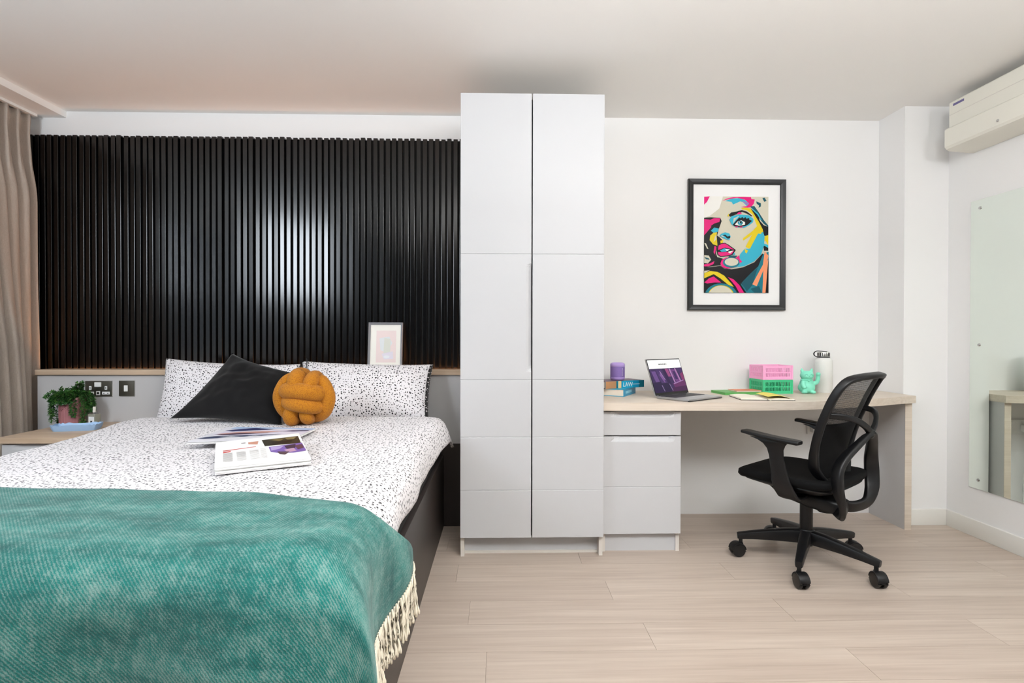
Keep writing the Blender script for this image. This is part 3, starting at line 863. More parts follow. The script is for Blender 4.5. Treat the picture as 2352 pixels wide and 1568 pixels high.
# hem on the right lies a little lower at the head end
def duv(a, b):
    q = bed_pos(a, b, 0, .012)
    if a > -.3:
        h = sstep(a, -.3, -.18); q.z -= h*(.024+.036*sstep(b, 2.2, 2.6)); q.x -= .012*h
        q.z += h*.012*nz(b*5, 3.3)
    return q
o = cloth('duvet', lsp(-2.05, -.205, 150), lambda a: lsp(.80, 2.69, 160), duv, spot, None, .012)
tag(o, 'white duvet with small black speckles spread over the bed', 'duvet')

# pillows and cushions from four corners
def cushion(name, c00, c10, c11, c01, th, m, parent=None, pinch=.05, n=36, p=2.6, back=None, crease=.004, seed=0, sag=0.0, wrap=0):
    c00, c10, c11, c01 = map(Vector, (c00, c10, c11, c01))
    nrm = ((c10-c00).cross(c01-c00)+(c11-c01).cross(c11-c10)).normalized()
    W = (c10-c00).length; H = (c01-c00).length
    bm = bmesh.new(); uvl = bm.loops.layers.uv.new('UVMap'); sides = []
    for sgn in (1, -1):
        G = []
        for i in range(n+1):
            row = []
            for j in range(n+1):
                u, v = i/n, j/n; cu, cv = 2*u-1, 2*v-1
                uu = .5+cu*.5*(1-pinch*(1-cv*cv)); vv = .5+cv*.5*(1-pinch*(1-cu*cu))
                base = c00*(1-uu)*(1-vv)+c10*uu*(1-vv)+c11*uu*vv+c01*(1-uu)*vv
                h = ((1-abs(cu)**p)*(1-abs(cv)**p))**.62*th*.5
                edge = (1-cu**4)*(1-cv**4)
                w = crease*edge*(nz(u*5+seed, v*5, sgn)+.6*nz(u*11+seed, v*9, 3+sgn))
                row.append(bm.verts.new(base+nrm*(sgn*h+w)+Vector((0, 0, -sag*(1-cu*cu)*max(0, cv)))) if (sgn == 1 or (0 < i < n and 0 < j < n)) else sides[0][i][j])
            G.append(row)
        sides.append(G)
    for q, G in enumerate(sides):
        for i in range(n):
            for j in range(n):
                f = bm.faces.new((G[i][j], G[i+1][j], G[i+1][j+1], G[i][j+1])); f.material_index = (1 if q or i >= n-wrap else 0) if back else 0
                uvs = [(i/n*W, j/n*H), ((i+1)/n*W, j/n*H), ((i+1)/n*W, (j+1)/n*H), (i/n*W, (j+1)/n*H)]
                for l, uvv in zip(f.loops, uvs): l[uvl].uv = (uvv[0]+q*3+seed, uvv[1])
    o = mk(name, bm, [m, back] if back else m, parent, True); return o
o = cushion('pillow', (-1.775, 2.725, .622), (-1.045, 2.735, .622), (-1.09, 2.885, .925), (-1.812, 2.88, .957), .16, spot, None, .035, 44, 3.2, spot_r, .006, 1.0, .012)
tag(o, 'speckled white pillow propped behind the black velvet cushion', 'pillow')
o = cushion('pillow', (-1.035, 2.735, .622), (-.372, 2.745, .62), (-.365, 2.885, .924), (-1.078, 2.88, .942), .16, spot, None, .035, 44, 3.2, spot_r, .006, 5.0, .006, wrap=1)
tag(o, 'speckled white pillow with black reverse propped near the wardrobe', 'pillow')
velvet = bumpy('black_velvet', (12, 11, 12), 0.85, 700, .1, spec=0.2); velvet.node_tree.nodes['Principled BSDF'].inputs['Sheen Weight'].default_value = .12
p = thing('velvet_cushion', 'square charcoal black velvet cushion tipped on one corner', 'cushion', (-1.2, 2.45, .68))
cushion('cover', (-1.50, 2.41, .700), (-.985, 2.385, .675), (-1.0, 2.60, .893), (-1.325, 2.62, .992), .15, velvet, p, .10, 36, 2.2, None, .012, 9.0)
def edge_cord(name, pts, r, m, parent):
    bm = bmesh.new(); sweep(bm, pts, r, 6, closed=True); mk(name, bm, m, parent, True)

# knotted cushion
boucle = mat('mustard_boucle', (196, 128, 22), 0.9); t = NT(boucle); g = t.n('NewGeometry')
vv = t.n('TexVoronoi', Scale=300.0); t.l(g.outputs['Position'], vv.inputs['Vector'])
t.l(t.ramp(vv.outputs[0], [(.0, (204, 138, 14)), (.6, (180, 110, 5)), (1.0, (138, 76, 3))]), t.b.inputs['Base Color'])
t.bump(vv.outputs[0], .5, .003); t.b.inputs['Sheen Weight'].default_value = .08
KC = Vector((-.884, 2.40, .808))
p = thing('knot_cushion', 'round mustard yellow boucle knot cushion beside the black velvet cushion', 'cushion', KC)
def rope(name, pts, r, sub=7):
    bm = bmesh.new(); q = catmull([KC+Vector(v) for v in pts], sub); N = len(q); rr = []
    for i in range(N):
        t_ = min(i, N-1-i)/(N-1); rr.append(r*(1 - max(0, 1-t_/.10)**2*.55))
    sweep(bm, q, rr, 18, ref=(0.1, 1, .2)); mk(name, bm, boucle, p, True)
    return q
rope('knot_loop', [(-.02, .02, .075), (-.075, -.005, .062), (-.103, -.02, 0), (-.085, -.015, -.062), (-.035, .01, -.10), (.02, .03, -.095)], .034)
rope('knot_loop', [(.02, .03, .07), (.075, 0, .055), (.108, -.02, -.008), (.088, -.01, -.07), (.04, .02, -.095), (0, .03, -.09)], .033)
rope('knot_loop', [(-.075, .02, .022), (-.060, -.050, .024), (0, -.075, .025), (.060, -.055, .014), (.085, .01, .005)], .037)
rope('knot_loop', [(-.068, .02, -.022), (-.055, -.05, -.027), (0, -.078, -.036), (.055, -.055, -.047), (.075, .01, -.045)], .032)
rope('knot_loop', [(-.025, -.045, .02), (-.026, -.052, .060), (-.026, -.015, .088), (-.02, .05, .075), (-.02, .08, .0)], .037)
rope('knot_loop', [(.036, -.035, .02), (.038, -.045, .055), (.04, -.01, .078), (.035, .05, .068), (.03, .08, .0)], .033)
rope('knot_loop', [(-.03, -.03, -.04), (-.045, -.05, -.075), (-.048, -.045, -.099), (-.045, 0, -.104), (-.03, .05, -.09)], .032)
rope('knot_loop', [(.018, -.03, -.05), (.020, -.05, -.078), (.022, -.04, -.097), (.02, .0, -.102), (.015, .05, -.08)], .029)
bm = bmesh.new(); ball(bm, KC+Vector((0, .02, -.01)), (.085, .075, .085), 20); mk('core', bm, boucle, p, True)
bm = bmesh.new(); sweep(bm, catmull([KC+Vector(v) for v in ((-.008, .03, .105), (-.012, .045, .145), (-.014, .05, .165), (-.006, .045, .145), (.0, .03, .105))], 5), .002, 6)
mk('hanging_loop', bm, black_sheet, p, True)

# ------------------------------------------------------------------ magazines on the duvet
MAGTOP = [0.0]
def quad_mag(name, label, cs, lift, th, shapes, rect, pages, near=False):
    cs = [Vector(c) for c in cs]                       # near-left, near-right, far-right, far-left
    zm = max(ztop(*(cs[0]*(1-u)*(1-v)+cs[1]*u*(1-v)+cs[2]*u*v+cs[3]*(1-u)*v).xy) for u in lsp(0, 1, 8) for v in lsp(0, 1, 8))
    zm = max(zm+lift, MAGTOP[0]); MAGTOP[0] = zm+th+.0012
    base = [Vector((c.x, c.y, zm if k > 1 or not near else ztop(c.x, c.y)+.006)) for k, c in enumerate(cs)]
    p = thing(name, label, 'magazine', (base[0]+base[2])/2)
    bm = bmesh.new(); n = 10
    def P3(u, v, h):                                    # u right, v far
        q = base[0]*(1-u)*(1-v)+base[1]*u*(1-v)+base[2]*u*v+base[3]*(1-u)*v
        return q+Vector((0, 0, h))
    for k in range(pages):
        h0, h1 = th*k/pages, th*(k+.8)/pages; j = .012*math.sin(k*2.3)
        vs = [[bm.verts.new(P3(u+j*.4, v-j, h)) for u, v in ((0, 0), (1, 0), (1, 1), (0, 1))] for h in (h0, h1)]
        bm.faces.new(vs[0]); bm.faces.new(vs[1])
        for i in range(4): bm.faces.new((vs[0][i], vs[0][(i+1) % 4], vs[1][(i+1) % 4], vs[1][i]))
    mk('pages', bm, paper, p)
    nr = (base[1]-base[0]).cross(base[3]-base[0])
    printed('printed_page', shapes, rect, lambda u, v: P3(u, 1-v, th), nr, p, .0001, .35)
    return p
NV_, PE, LB = (58, 62, 108), (206, 160, 150), (176, 200, 232)
quad_mag('magazine', 'thin magazine with a blue mountain photograph lying under the open magazine', [(-1.165, 1.965, 0), (-.80, 2.03, 0), (-.79, 2.265, 0), (-1.185, 2.31, 0)], .002, .008, [
  ((232, 231, 238), [(0, 0), (100, 0), (100, 100), (0, 100)]), (LB, [(10, 0), (100, 0), (100, 22), (60, 8), (30, 18), (8, 14)]), ((222, 218, 234), [(12, 18), (100, 20), (100, 60), (6, 60)]),
  (NV_, [(8, 28), (22, 14), (34, 6), (48, 12), (58, 18), (36, 26), (18, 34)]), (NV_, [(68, 32), (80, 22), (98, 20), (98, 28), (84, 34)]), (PE, [(8, 52), (26, 38), (56, 30), (72, 34), (56, 44), (30, 54)]),
  ((86, 66, 88), [(8, 56), (30, 46), (62, 44), (40, 54), (18, 60)]), ((70, 78, 106), [(0, 78), (12, 66), (40, 62), (78, 56), (60, 68), (30, 76), (10, 82)]), ((226, 228, 236), [(20, 74), (30, 68), (40, 70), (30, 76)]), ((226, 228, 236), [(44, 70), (54, 65), (60, 66), (50, 71)])],
  (0, 100, 0, 100), 3)
lines = [((244, 243, 242), [(0, 0), (100, 0), (100, 100), (0, 100)]), ((150, 118, 104), [(10, 10), (52, 10), (50, 24), (8, 24)]), ((74, 44, 36), [(8, 16), (14, 12), (14, 25), (8, 26)]),
  ((222, 196, 176), [(18, 12), (24, 12), (24, 22), (18, 22)]), ((60, 40, 40), [(28, 11), (33, 11), (32, 22), (27, 22)]), ((206, 150, 130), [(36, 11), (48, 11), (46, 22), (36, 22)]),
  ((58, 54, 44), [(52, 9), (97, 9), (97, 30), (54, 28)]), ((120, 108, 70), [(60, 10), (80, 12), (72, 18)]), ((132, 120, 84), [(80, 10), (95, 11), (90, 17), (82, 16)]), ((34, 32, 30), [(62, 20), (88, 18), (86, 26), (64, 26)]),
  ((206, 88, 84), [(8, 28), (44, 26), (44, 27.4), (8, 30)]), ((206, 88, 84), [(8, 32), (16, 31), (16, 34), (8, 35)]),
  ((122, 96, 168), [(58, 32), (98, 30), (99, 52), (84, 54), (66, 50), (59, 46)]), ((178, 160, 208), [(60, 33), (76, 33), (70, 40), (60, 43)]), ((62, 48, 70), [(76, 34), (90, 32), (88, 42), (78, 43)]), ((186, 150, 176), [(74, 44), (86, 42), (88, 50), (78, 52)]), ((96, 66, 80), [(88, 36), (97, 34), (98, 44), (90, 47)]), ((88, 70, 78), [(66, 47), (80, 50), (74, 57), (68, 54)])]
for cx in (8, 22, 36, 48):
    for k in range(9):
        w_ = 12 if cx < 48 else 8
        lines.append(((204, 200, 198), [(cx, 37+k*2.6), (cx+w_-2, 37+k*2.6), (cx+w_-2, 38.1+k*2.6), (cx, 38.1+k*2.6)]))
lines = [(c_, [(x_, y_ if y_ in (0, 100) else min(98, y_*1.4)) for x_, y_ in p_]) for c_, p_ in lines]
quad_mag('magazine', 'thick open magazine with purple flower photographs lying on the duvet', [(-.862, 1.60, 0), (-.622, 1.735, 0), (-.775, 2.035, 0), (-.995, 1.855, 0)], .004, .02, lines, (0, 100, 0, 100), 4, True)

# ------------------------------------------------------------------ teal throw with fringe
throw_m = mat('teal_weave', (40, 140, 130), 0.95); t = NT(throw_m); uv = t.n('UVMap')
big = t.n('TexNoise', Scale=6.0, Detail=6.0, Roughness=.65); t.l(t.map(uv.outputs[0], (.8, 2.3, 1)), big.inputs['Vector'])
mid_ = t.n('TexNoise', Scale=34.0, Detail=4.0, Roughness=.7); t.l(t.map(uv.outputs[0], (1.6, .8, 1), rot=(0, 0, .6)), mid_.inputs['Vector'])
wv = t.n('TexWave', Scale=80.0, Distortion=3.5, Detail=2.0); wv.wave_type = 'BANDS'; wv.bands_direction = 'DIAGONAL'; wv.inputs['Detail Scale'].default_value = 3.0
t.l(uv.outputs[0], wv.inputs['Vector'])
fine = t.n('TexNoise', Scale=420.0, Detail=2.0, Roughness=.7); t.l(uv.outputs[0], fine.inputs['Vector'])
teal = t.ramp(big.outputs[0], [(.3, (0, 78, 75)), (.7, (2, 122, 114))])
f = t.math('ADD', t.math('MULTIPLY', wv.outputs[0], .30), t.math('ADD', t.math('MULTIPLY', fine.outputs[0], .7), t.math('MULTIPLY', mid_.outputs[0], .9)))
fac = t.ramp(f, [(.70, (0, 0, 0, 1)), (1.15, (1, 1, 1, 1))])
f2 = t.math('SUBTRACT', f, .86); f3 = t.math('MULTIPLY', f2, 2.2)
cl = t.n('Clamp'); t.l(t.math('ADD', f3, t.math('MULTIPLY', t.math('SUBTRACT', big.outputs[0], .5), 1.9)), cl.inputs[0])
col = t.mix(t.math('MULTIPLY', cl.outputs[0], .55), teal, (158, 174, 168))
t.l(col, t.b.inputs['Base Color']); t.bump(t.math('ADD', wv.outputs[0], fine.outputs[0]), .35, .0016)
t.b.inputs['Sheen Weight'].default_value = .15
p = thing('throw_blanket', 'teal woven throw with cream fringe draped over the foot of the bed', 'throw', (-1.05, 1.2, .4))
A1 = -.085
def bstart(a): return 1.475 - .105*(a+1.5) + .012*nz(a*2.2, .7) - .05*sstep(a, -.62, -.32) + .18*sstep(a, -.32, A1)
def thr(a, b):
    q = bed_pos(a, b, .012, .042)
    q.z += .004*nz(a*2.2, b*9, 3.0)
    k = sstep(a, -.30, A1)
    q.z += k*.03*math.sin(b*9.0+.6)
    return q
o = cloth('woven_cloth', lsp(-2.1, A1, 170), lambda a: [bstart(a)+(.52-bstart(a))*k/130 for k in range(131)], thr, throw_m, p, .005)
fringe_m = bumpy('cream_cotton', (232, 222, 202), 0.9, 900, .4, .002)
rnd = random.Random(11); variants = []
for v in range(6):
    bm = bmesh.new(); L = .098+.022*rnd.random()
    for s in range(4):
        ox, oy = rnd.uniform(-.004, .004), rnd.uniform(-.003, .003); bx, by = rnd.uniform(-.008, .008), rnd.uniform(-.003, .006)
        pts = [(ox*.3, oy*.3, .004)] + [(ox*(.4+.6*q)+bx*q*q+.0012*math.sin(q*16+s*1.6), oy+by*q+.0012*math.cos(q*16+s*1.6), -L*q*(1-.03*s)) for q in (.12, .24, .36, .48, .6, .72, .84, .94, 1.0)]
        sweep(bm, pts, [.0022, .0030, .0027, .0030, .0027, .0030, .0027, .003, .0036, .0026], 5)
    bmesh.ops.recalc_face_normals(bm, faces=bm.faces)
    me = bpy.data.meshes.new('tassel'); bm.to_mesh(me); bm.free(); me.materials.append(fringe_m)
    for q in me.polygons: q.use_smooth = True
    variants.append(me)
b0 = bstart(A1); b1 = .58; NTS = 92; org = Vector((-1.05, 1.2, .4))
for k in range(NTS):
    b = b0+(b1-b0)*(k+.5)/NTS
    q = thr(A1, b); q2 = thr(A1, b-.004)
    o = bpy.data.objects.new('tassel', variants[rnd.randrange(6)]); C.objects.link(o); o.parent = p
    o.location = q - org + Vector((.002, 0, 0)); tn = (q2-q)
    o.rotation_euler = (rnd.uniform(-.10, .10), rnd.uniform(-.12, .02), math.atan2(tn.y, tn.x)+PI/2*0+rnd.uniform(-.2, .2))

# ------------------------------------------------------------------ things on the desk
DZ = 0.7521
# books
def bookm(n, c): return mat(n, c, .4)
p = thing('textbook', 'cyan covered textbook at the bottom of the pile beside the wardrobe', 'book', (.674, 2.812, DZ), R(-30), local=True)
cyan_b = bookm('cyan_cover', (18, 160, 200)); bm = bmesh.new(); abox(bm, -.15, -.004, .003, .222, .003, .037); mk('page_block', bm, mat('cream_pages', (236, 226, 212), .7), p)
bm = bmesh.new(); abox(bm, -.155, 0, 0, .225, 0, .003); abox(bm, -.155, 0, 0, .225, .037, .040); mk('cover', bm, cyan_b, p)
bm = bmesh.new(); abox(bm, -.004, 0.0008, 0, .225, .0002, .0398, .0006); sp = mk('spine', bm, bookm('cyan_spine', (30, 152, 196)), p)
bm = bmesh.new()
for k in range(7): abox(bm, .0009, .0013, .03+k*.017, .043+k*.017, .014, .028)
mk('spine_lettering', bm, mat('pale_blue_ink', (150, 214, 232), .5), sp)
p = thing('law_textbook', 'teal and brown textbook lettered LAW lying under the purple speaker', 'book', (.822, 2.957, DZ+.0402), R(26), local=True)
L_ = .272
bm = bmesh.new(); abox(bm, -L_+.003, -.003, .004, .132, .003, .037); mk('page_block', bm, MATS['cream_pages'], p)
bm = bmesh.new(); abox(bm, -L_, 0, 0, .135, 0, .003); abox(bm, -L_, 0, 0, .135, .037, .040); mk('cover', bm, bookm('plum_cover', (96, 70, 90)), p)
sp = box('spine', 0, 1, 0, 1, 0, 1, MATS['cyan_spine'], p); sp.data.transform(Matrix.Translation((-L_, -.001, 0)) @ Matrix.Diagonal((L_, .005, .040, 1)))
def sp3(u, v): return Vector((-L_+u*L_, -.0011, .0398-v*.0396))
printed('spine_print', [((12, 146, 190), [(0, 0), (100, 0), (100, 10), (0, 10)]), ((186, 138, 98), [(0, 0), (27, 0), (27, 10), (0, 10)]), ((20, 110, 130), [(27, 0), (31, 0), (31, 10), (27, 10)]), ((236, 206, 150), [(32, 0), (40, 0), (40, 10), (32, 10)]), ((40, 170, 208), [(42, 0), (70, 0), (70, 10), (42, 10)]), ((8, 110, 132), [(86, 0), (100, 0), (100, 10), (86, 10)]),
   ((170, 214, 230), [(68, 4.6), (88, 4.6), (88, 5.6), (68, 5.6)])], (0, 100, 0, 10), sp3, (0, -1, 0), sp, .00008)
text_mesh('lettering', 'LAW', .034, paper, sp, Matrix.Translation((-L_+L_*.44, -.0022, .018)) @ Matrix.Rotation(PI/2, 4, 'X'), .92)
# speaker
lil = mat('lilac_plastic', (184, 158, 222), .5); lil2 = bumpy('lilac_fabric', (140, 116, 184), .8, 900, .3)
p = thing('bluetooth_speaker', 'small lilac cylindrical speaker standing on the textbooks', 'speaker', (.672, 2.962, DZ+.0805), local=True)
bm = bmesh.new(); lathe(bm, [(0, 0), (.034, 0), (.040, .004), (.0415, .010), (.0415, .016), (.0405, .0165)], n=40); mk('base_ring', bm, lil, p, angle=50)
bm = bmesh.new(); lathe(bm, [(.0405, .016), (.0408, .02), (.0408, .072), (.0405, .076)], n=40); mk('fabric_grille', bm, lil2, p, True)
bm = bmesh.new(); lathe(bm, [(.0405, .075), (.0415, .076), (.041, .088), (.038, .094), (.030, .098), (.028, .0965), (0, .0965)], n=40); mk('top_cap', bm, lil, p, angle=50)
bm = bmesh.new()
for k in range(7):
    a = R(-62); ball(bm, (math.cos(a)*.0412, math.sin(a)*.0412, .026+k*.0068), .0016, 8)
mk('logo_dots', bm, white_pl, p, True)

# laptop
alu = mat('space_grey_aluminium', (176, 176, 178), .35, .7); keyb = mat('key_black', (26, 26, 28), .5)
p = thing('laptop', 'open silver laptop with a purple street scene on screen', 'laptop', (.947, 2.818, DZ), R(36), local=True)
bm = bmesh.new(); abox(bm, -.150, .150, -.195, 0, .0015, .0125, .003); body = mk('base', bm, alu, p, angle=40)
bm = bmesh.new(); abox(bm, -.150, .150, -.1955, -.19, .001, .005); mk('rubber_edge', bm, keyb, body)
bm = bmesh.new(); abox(bm, -.132, .132, -.105, -.012, .0121, .0127); kb = mk('keyboard_well', bm, keyb, body)
bm = bmesh.new()
for r_ in range(6):
    for k in range(14):
        x0 = -.13+k*.0187; abox(bm, x0, x0+.0165, -.104+r_*.0153, -.104+r_*.0153+.0132, .0127, .0137)
mk('keys', bm, mat('key_grey', (48, 48, 52), .5), kb, stuff=True)
bm = bmesh.new(); abox(bm, -.052, .052, -.185, -.115, .01255, .0129); mk('trackpad', bm, mat('trackpad_grey', (160, 160, 164), .3, .5), body)
bm = bmesh.new(); lathe(bm, [(0, -.12), (.006, -.12), (.006, .12), (0, .12)], (0, .003, .011), 14, Matrix.Rotation(PI/2, 3, 'Y')); mk('hinge', bm, keyb, p, angle=40)
Ml = Matrix.Translation((0, .006, .010)) @ Matrix.Rotation(R(-19), 4, 'X')
bm = bmesh.new(); abox(bm, -.150, .150, 0, .006, .002, .205, .002, M=Ml); lid = mk('screen_lid', bm, alu, p, angle=40)
bm = bmesh.new(); abox(bm, -.1475, .1475, -.0008, .0, .004, .203, M=Ml); mk('bezel', bm, black_gloss, lid)
PU = (58, 42, 84)
scr = [(PU, [(0, 0), (100, 0), (100, 64), (0, 64)]), ((120, 84, 150), [(4, 22), (16, 22), (22, 44), (10, 44)]), ((34, 26, 54), [(0, 44), (40, 42), (60, 64), (0, 64)]),
  ((74, 52, 104), [(18, 20), (34, 20), (44, 46), (26, 46)]), ((150, 100, 172), [(26, 30), (30, 24), (38, 44), (36, 46)]), ((206, 170, 220), [(28, 22), (30, 22), (40, 40), (38, 40)]),
  ((44, 30, 66), [(38, 18), (46, 18), (56, 50), (46, 50)]), ((186, 84, 140), [(46, 18), (56, 18), (60, 34), (52, 34)]), ((210, 150, 210), [(58, 18), (63, 18), (70, 48), (66, 48)]), ((130, 72, 140), [(64, 20), (78, 20), (84, 44), (72, 46)]), ((60, 40, 88), [(68, 24), (76, 24), (80, 40), (72, 40)]),
  ((214, 150, 206), [(76, 18), (80, 18), (88, 44), (84, 44)]), ((70, 48, 96), [(84, 18), (100, 18), (100, 40), (90, 42)]), ((160, 60, 110), [(90, 30), (100, 26), (100, 46), (92, 44)]), ((112, 48, 96), [(60, 48), (100, 42), (100, 58), (64, 60)]), ((200, 150, 210), [(62, 48), (96, 42), (96, 43.6), (62, 50)]), ((74, 34, 70), [(56, 56), (100, 54), (100, 64), (50, 64)]), ((170, 150, 196), [(24, 50), (26, 50), (30, 62), (28, 62)]), ((170, 150, 196), [(48, 48), (49.6, 48), (55, 62), (53, 62)]),
  ((250, 250, 250), [(0, 0), (100, 0), (100, 17), (0, 17)])]
scr = [(tuple(int(.62*c_+.38*q_) for c_, q_ in zip(col_, (56, 42, 78))) if col_ != (250, 250, 250) else col_, p_) for col_, p_ in scr]
for k, (a, b) in enumerate(((31, 36), (37, 41.5), (43, 47), (48, 53), (54, 56))): scr.append(((70, 70, 70), [(a, 7.6), (b, 7.6), (b, 9.6), (a, 9.6)]))
scr.append(((130, 130, 130), [(39.5, 12), (41, 12), (41, 13), (39.5, 13)]))
printed('display', scr, (0, 100, 0, 64), lambda u, v: Ml @ Vector((-.1425+u*.285, -.0009, .198-v*.181)), Ml.to_3x3() @ Vector((0, -1, 0)), lid, .00004, .25, .22)

# notebooks
def flat_book(name, label, loc, rz, w, d, h, m, pm):
    p = thing(name, label, 'notebook', loc, rz, local=True)
    bm = bmesh.new(); abox(bm, -w/2+.002, w/2-.002, -d/2+.002, d/2-.002, .0012, h-.0012); mk('page_block', bm, pm, p)
    bm = bmesh.new(); abox(bm, -w/2, w/2, -d/2, d/2, 0, .0012); abox(bm, -w/2, w/2, -d/2, d/2, h-.0012, h); mk('cover', bm, m, p)
green_c = mat('green_cover', (98, 172, 92), .5)
flat_book('notebook', 'closed green notebook lying flat behind the laptop', (1.375, 2.985, DZ), R(8), .25, .15, .014, green_c, green_c)
flat_book('notebook', 'small coral orange notebook lying on the green notebook', (1.415, 2.985, DZ+.0142), R(4), .15, .10, .007, mat('coral_cover', (230, 140, 104), .5), paper)
p = thing('open_notebook', 'open black notebook with blank cream pages in front of the crates', 'notebook', (1.385, 2.735, DZ), R(-7), local=True)
bm = bmesh.new(); abox(bm, -.135, .135, -.095, .095, 0, .0022, .0008); mk('cover', bm, black_sheet, p)
def pagestack(name, s, hmax, m, w):
    bm = bmesh.new(); n = 14; rows = []
    for k in range(n+1):
        u = k/n; x = s*(.002+u*w); h = .003+hmax*math.sin(min(1, u*1.15+.04)*PI*.5)**.7*(1-.55*u**1.6)
        rows.append([bm.verts.new((x, -.091, .0023)), bm.verts.new((x, .091, .0023)), bm.verts.new((x, .091, h)), bm.verts.new((x, -.091, h))])
    for a, b in zip(rows, rows[1:]):
        for i in range(4): bm.faces.new((a[i], a[(i+1) % 4], b[(i+1) % 4], b[i]))
    bm.faces.new(rows[0]); bm.faces.new(rows[-1])
    return mk(name, bm, m, p, angle=40)
pagestack('pages', -1, .014, mat('cream_paper', (240, 234, 218), .7), .13)
pagestack('pages', 1, .011, MATS['cream_paper'], .13)
bm = bmesh.new(); n = 12; A = []
for k in range(n+1):
    u = k/n; x = .004+u*.118; h = .018+.010*math.sin(u*PI)*.9-.008*u
    A.append([bm.verts.new((x, -.088, h)), bm.verts.new((x, .088, h)), bm.verts.new((x, .088, h+.0008)), bm.verts.new((x, -.088, h+.0008))])
for a, b in zip(A, A[1:]):
    for i in range(4): bm.faces.new((a[i], a[(i+1) % 4], b[(i+1) % 4], b[i]))
bm.faces.new(A[0]); bm.faces.new(A[-1])
mk('yellow_sheet', bm, mat('yellow_paper', (238, 222, 110), .7), p)
bm = bmesh.new(); sweep(bm, catmull([(0, .08, .006), (.002, -.09, .007), (.004, -.102, .004), (.012, -.112, .0012)], 4), [(.0025, .0005)]*13, 6); mk('ribbon_marker', bm, MATS['cream_paper'], p)

# folding crates
def crate(name, label, loc, rz, m, h):
    p = thing(name, label, 'crate', loc, rz, local=True, group=None)
    w, d, t_ = .176, .132, .0028
    bm = bmesh.new(); abox(bm, -w/2+.004, w/2-.004, -d/2+.004, d/2-.004, .002, .005); mk('base', bm, m, p)
    def side(L, M_):
        bm = bmesh.new(); f = []
        def bar(x0, x1, z0, z1, tt=t_): abox(bm, x0, x1, -tt/2, tt/2, z0, z1, M=M_)
        bar(-L/2, L/2, 0, h*.22); bar(-L/2, L/2, h*.86, h); bar(-L/2, L/2, h*.47, h*.56)
        bar(-L/2, -L/2+.012, h*.22, h*.86, t_*1.2); bar(L/2-.012, L/2, h*.22, h*.86, t_*1.2)
        nb = int((L-.024)/.0085)
        for k in range(nb+1):
            x = -L/2+.012+(L-.024)*k/nb
            bar(x-.0017, x+.0017, h*.22, h*.47); bar(x-.0017, x+.0017, h*.56, h*.86)
        q = bar
        return mk('side_panel', bm, m, p)
    T = Matrix.Translation; Z = lambda a: Matrix.Rotation(a, 4, 'Z')
    side(w, T((0, -d/2, 0))); side(w, T((0, d/2, 0))); side(d, T((-w/2, 0, 0)) @ Z(PI/2)); side(d, T((w/2, 0, 0)) @ Z(PI/2))
    bm = bmesh.new()
    for x0, x1, y0, y1 in ((-w/2-.003, w/2+.003, -d/2-.003, -d/2+.002), (-w/2-.003, w/2+.003, d/2-.002, d/2+.003), (-w/2-.003, -w/2+.002, -d/2+.002, d/2-.002), (w/2-.002, w/2+.003, -d/2+.002, d/2-.002)):
        abox(bm, x0, x1, y0, y1, h-.002, h+.003)
    mk('rim', bm, m, p)
    for x in (-w/2, w/2):
        for y in (-d/2, d/2):
            bm = bmesh.new(); abox(bm, x-.004, x+.004, y-.004, y+.004, 0, h, .001); mk('corner_post', bm, m, p)
    return p
CH = .078
crate('storage_crate', 'mint green slotted plastic crate under the pink crate on the desk', (1.588, 3.022, DZ), R(5), mat('green_crate', (64, 196, 138), .4), CH)
crate('storage_crate', 'pink slotted plastic crate stacked on the green crate', (1.588, 3.022, DZ+CH+.0035), R(5), mat('pink_crate', (246, 172, 212), .4), CH)

# waving cat figurine
def fuse(name, bm, vox, m, parent, sm=6):
    me = bpy.data.meshes.new('tmp'); bm.to_mesh(me); bm.free(); t_ = bpy.data.objects.new('tmp', me); C.objects.link(t_)
    r_ = t_.modifiers.new('r', 'REMESH'); r_.mode = 'VOXEL'; r_.voxel_size = vox
    s_ = t_.modifiers.new('s', 'SMOOTH'); s_.factor = .5; s_.iterations = sm
    me2 = bpy.data.meshes.new_from_object(t_.evaluated_get(bpy.context.evaluated_depsgraph_get())); bpy.data.objects.remove(t_)
    me2.name = name; return link(name, me2, m, parent, True)
mint = mat('mint_glaze', (134, 226, 196), .45)
p = thing('cat_figurine', 'mint green waving cat figurine between the crates and the flask', 'figurine', (1.778, 2.985, DZ), R(-8), local=True)
bm = bmesh.new()
ball(bm, (0, 0, .034), (.046, .038, .036), 20); ball(bm, (0, 0, .058), (.037, .031, .036), 20)
ball(bm, (0, -.004, .104), (.037, .031, .028), 20)
for s in (-1, 1):
    ball(bm, (s*.024, -.03, .010), (.016, .018, .010), 14)
    sweep(bm, [(s*.022, -.002, .118), (s*.027, -.002, .135), (s*.029, -.002, .148)], [(.013, .009), (.009, .006), (.002, .002)], 10, ref=(0, 1, 0))
    ball(bm, (s*.010, -.032, .098), (.010, .006, .007), 12)
sweep(bm, catmull([(-.026, -.02, .072), (-.032, -.03, .05), (-.022, -.036, .032)], 5), [.012]*11, 10)
sweep(bm, catmull([(.034, -.006, .055), (.052, -.01, .066), (.058, -.012, .088), (.057, -.014, .108)], 5), [.012]*16, 10)
ball(bm, (.056, -.018, .113), (.013, .014, .012), 12)
ball(bm, (.02, .042, .02), (.014, .014, .012), 12)
body = fuse('body', bm, .0035, mint, p)
dmint = mat('mint_shade_line', (92, 190, 160), .5)  # darker mint paints in the shade lines of the moulded face
bm = bmesh.new()
sweep(bm, [(.030*math.cos(2*PI*k/30), -.002+.027*math.sin(2*PI*k/30), .079) for k in range(30)], .0032, 8, closed=True); mk('collar', bm, mint, p, True)
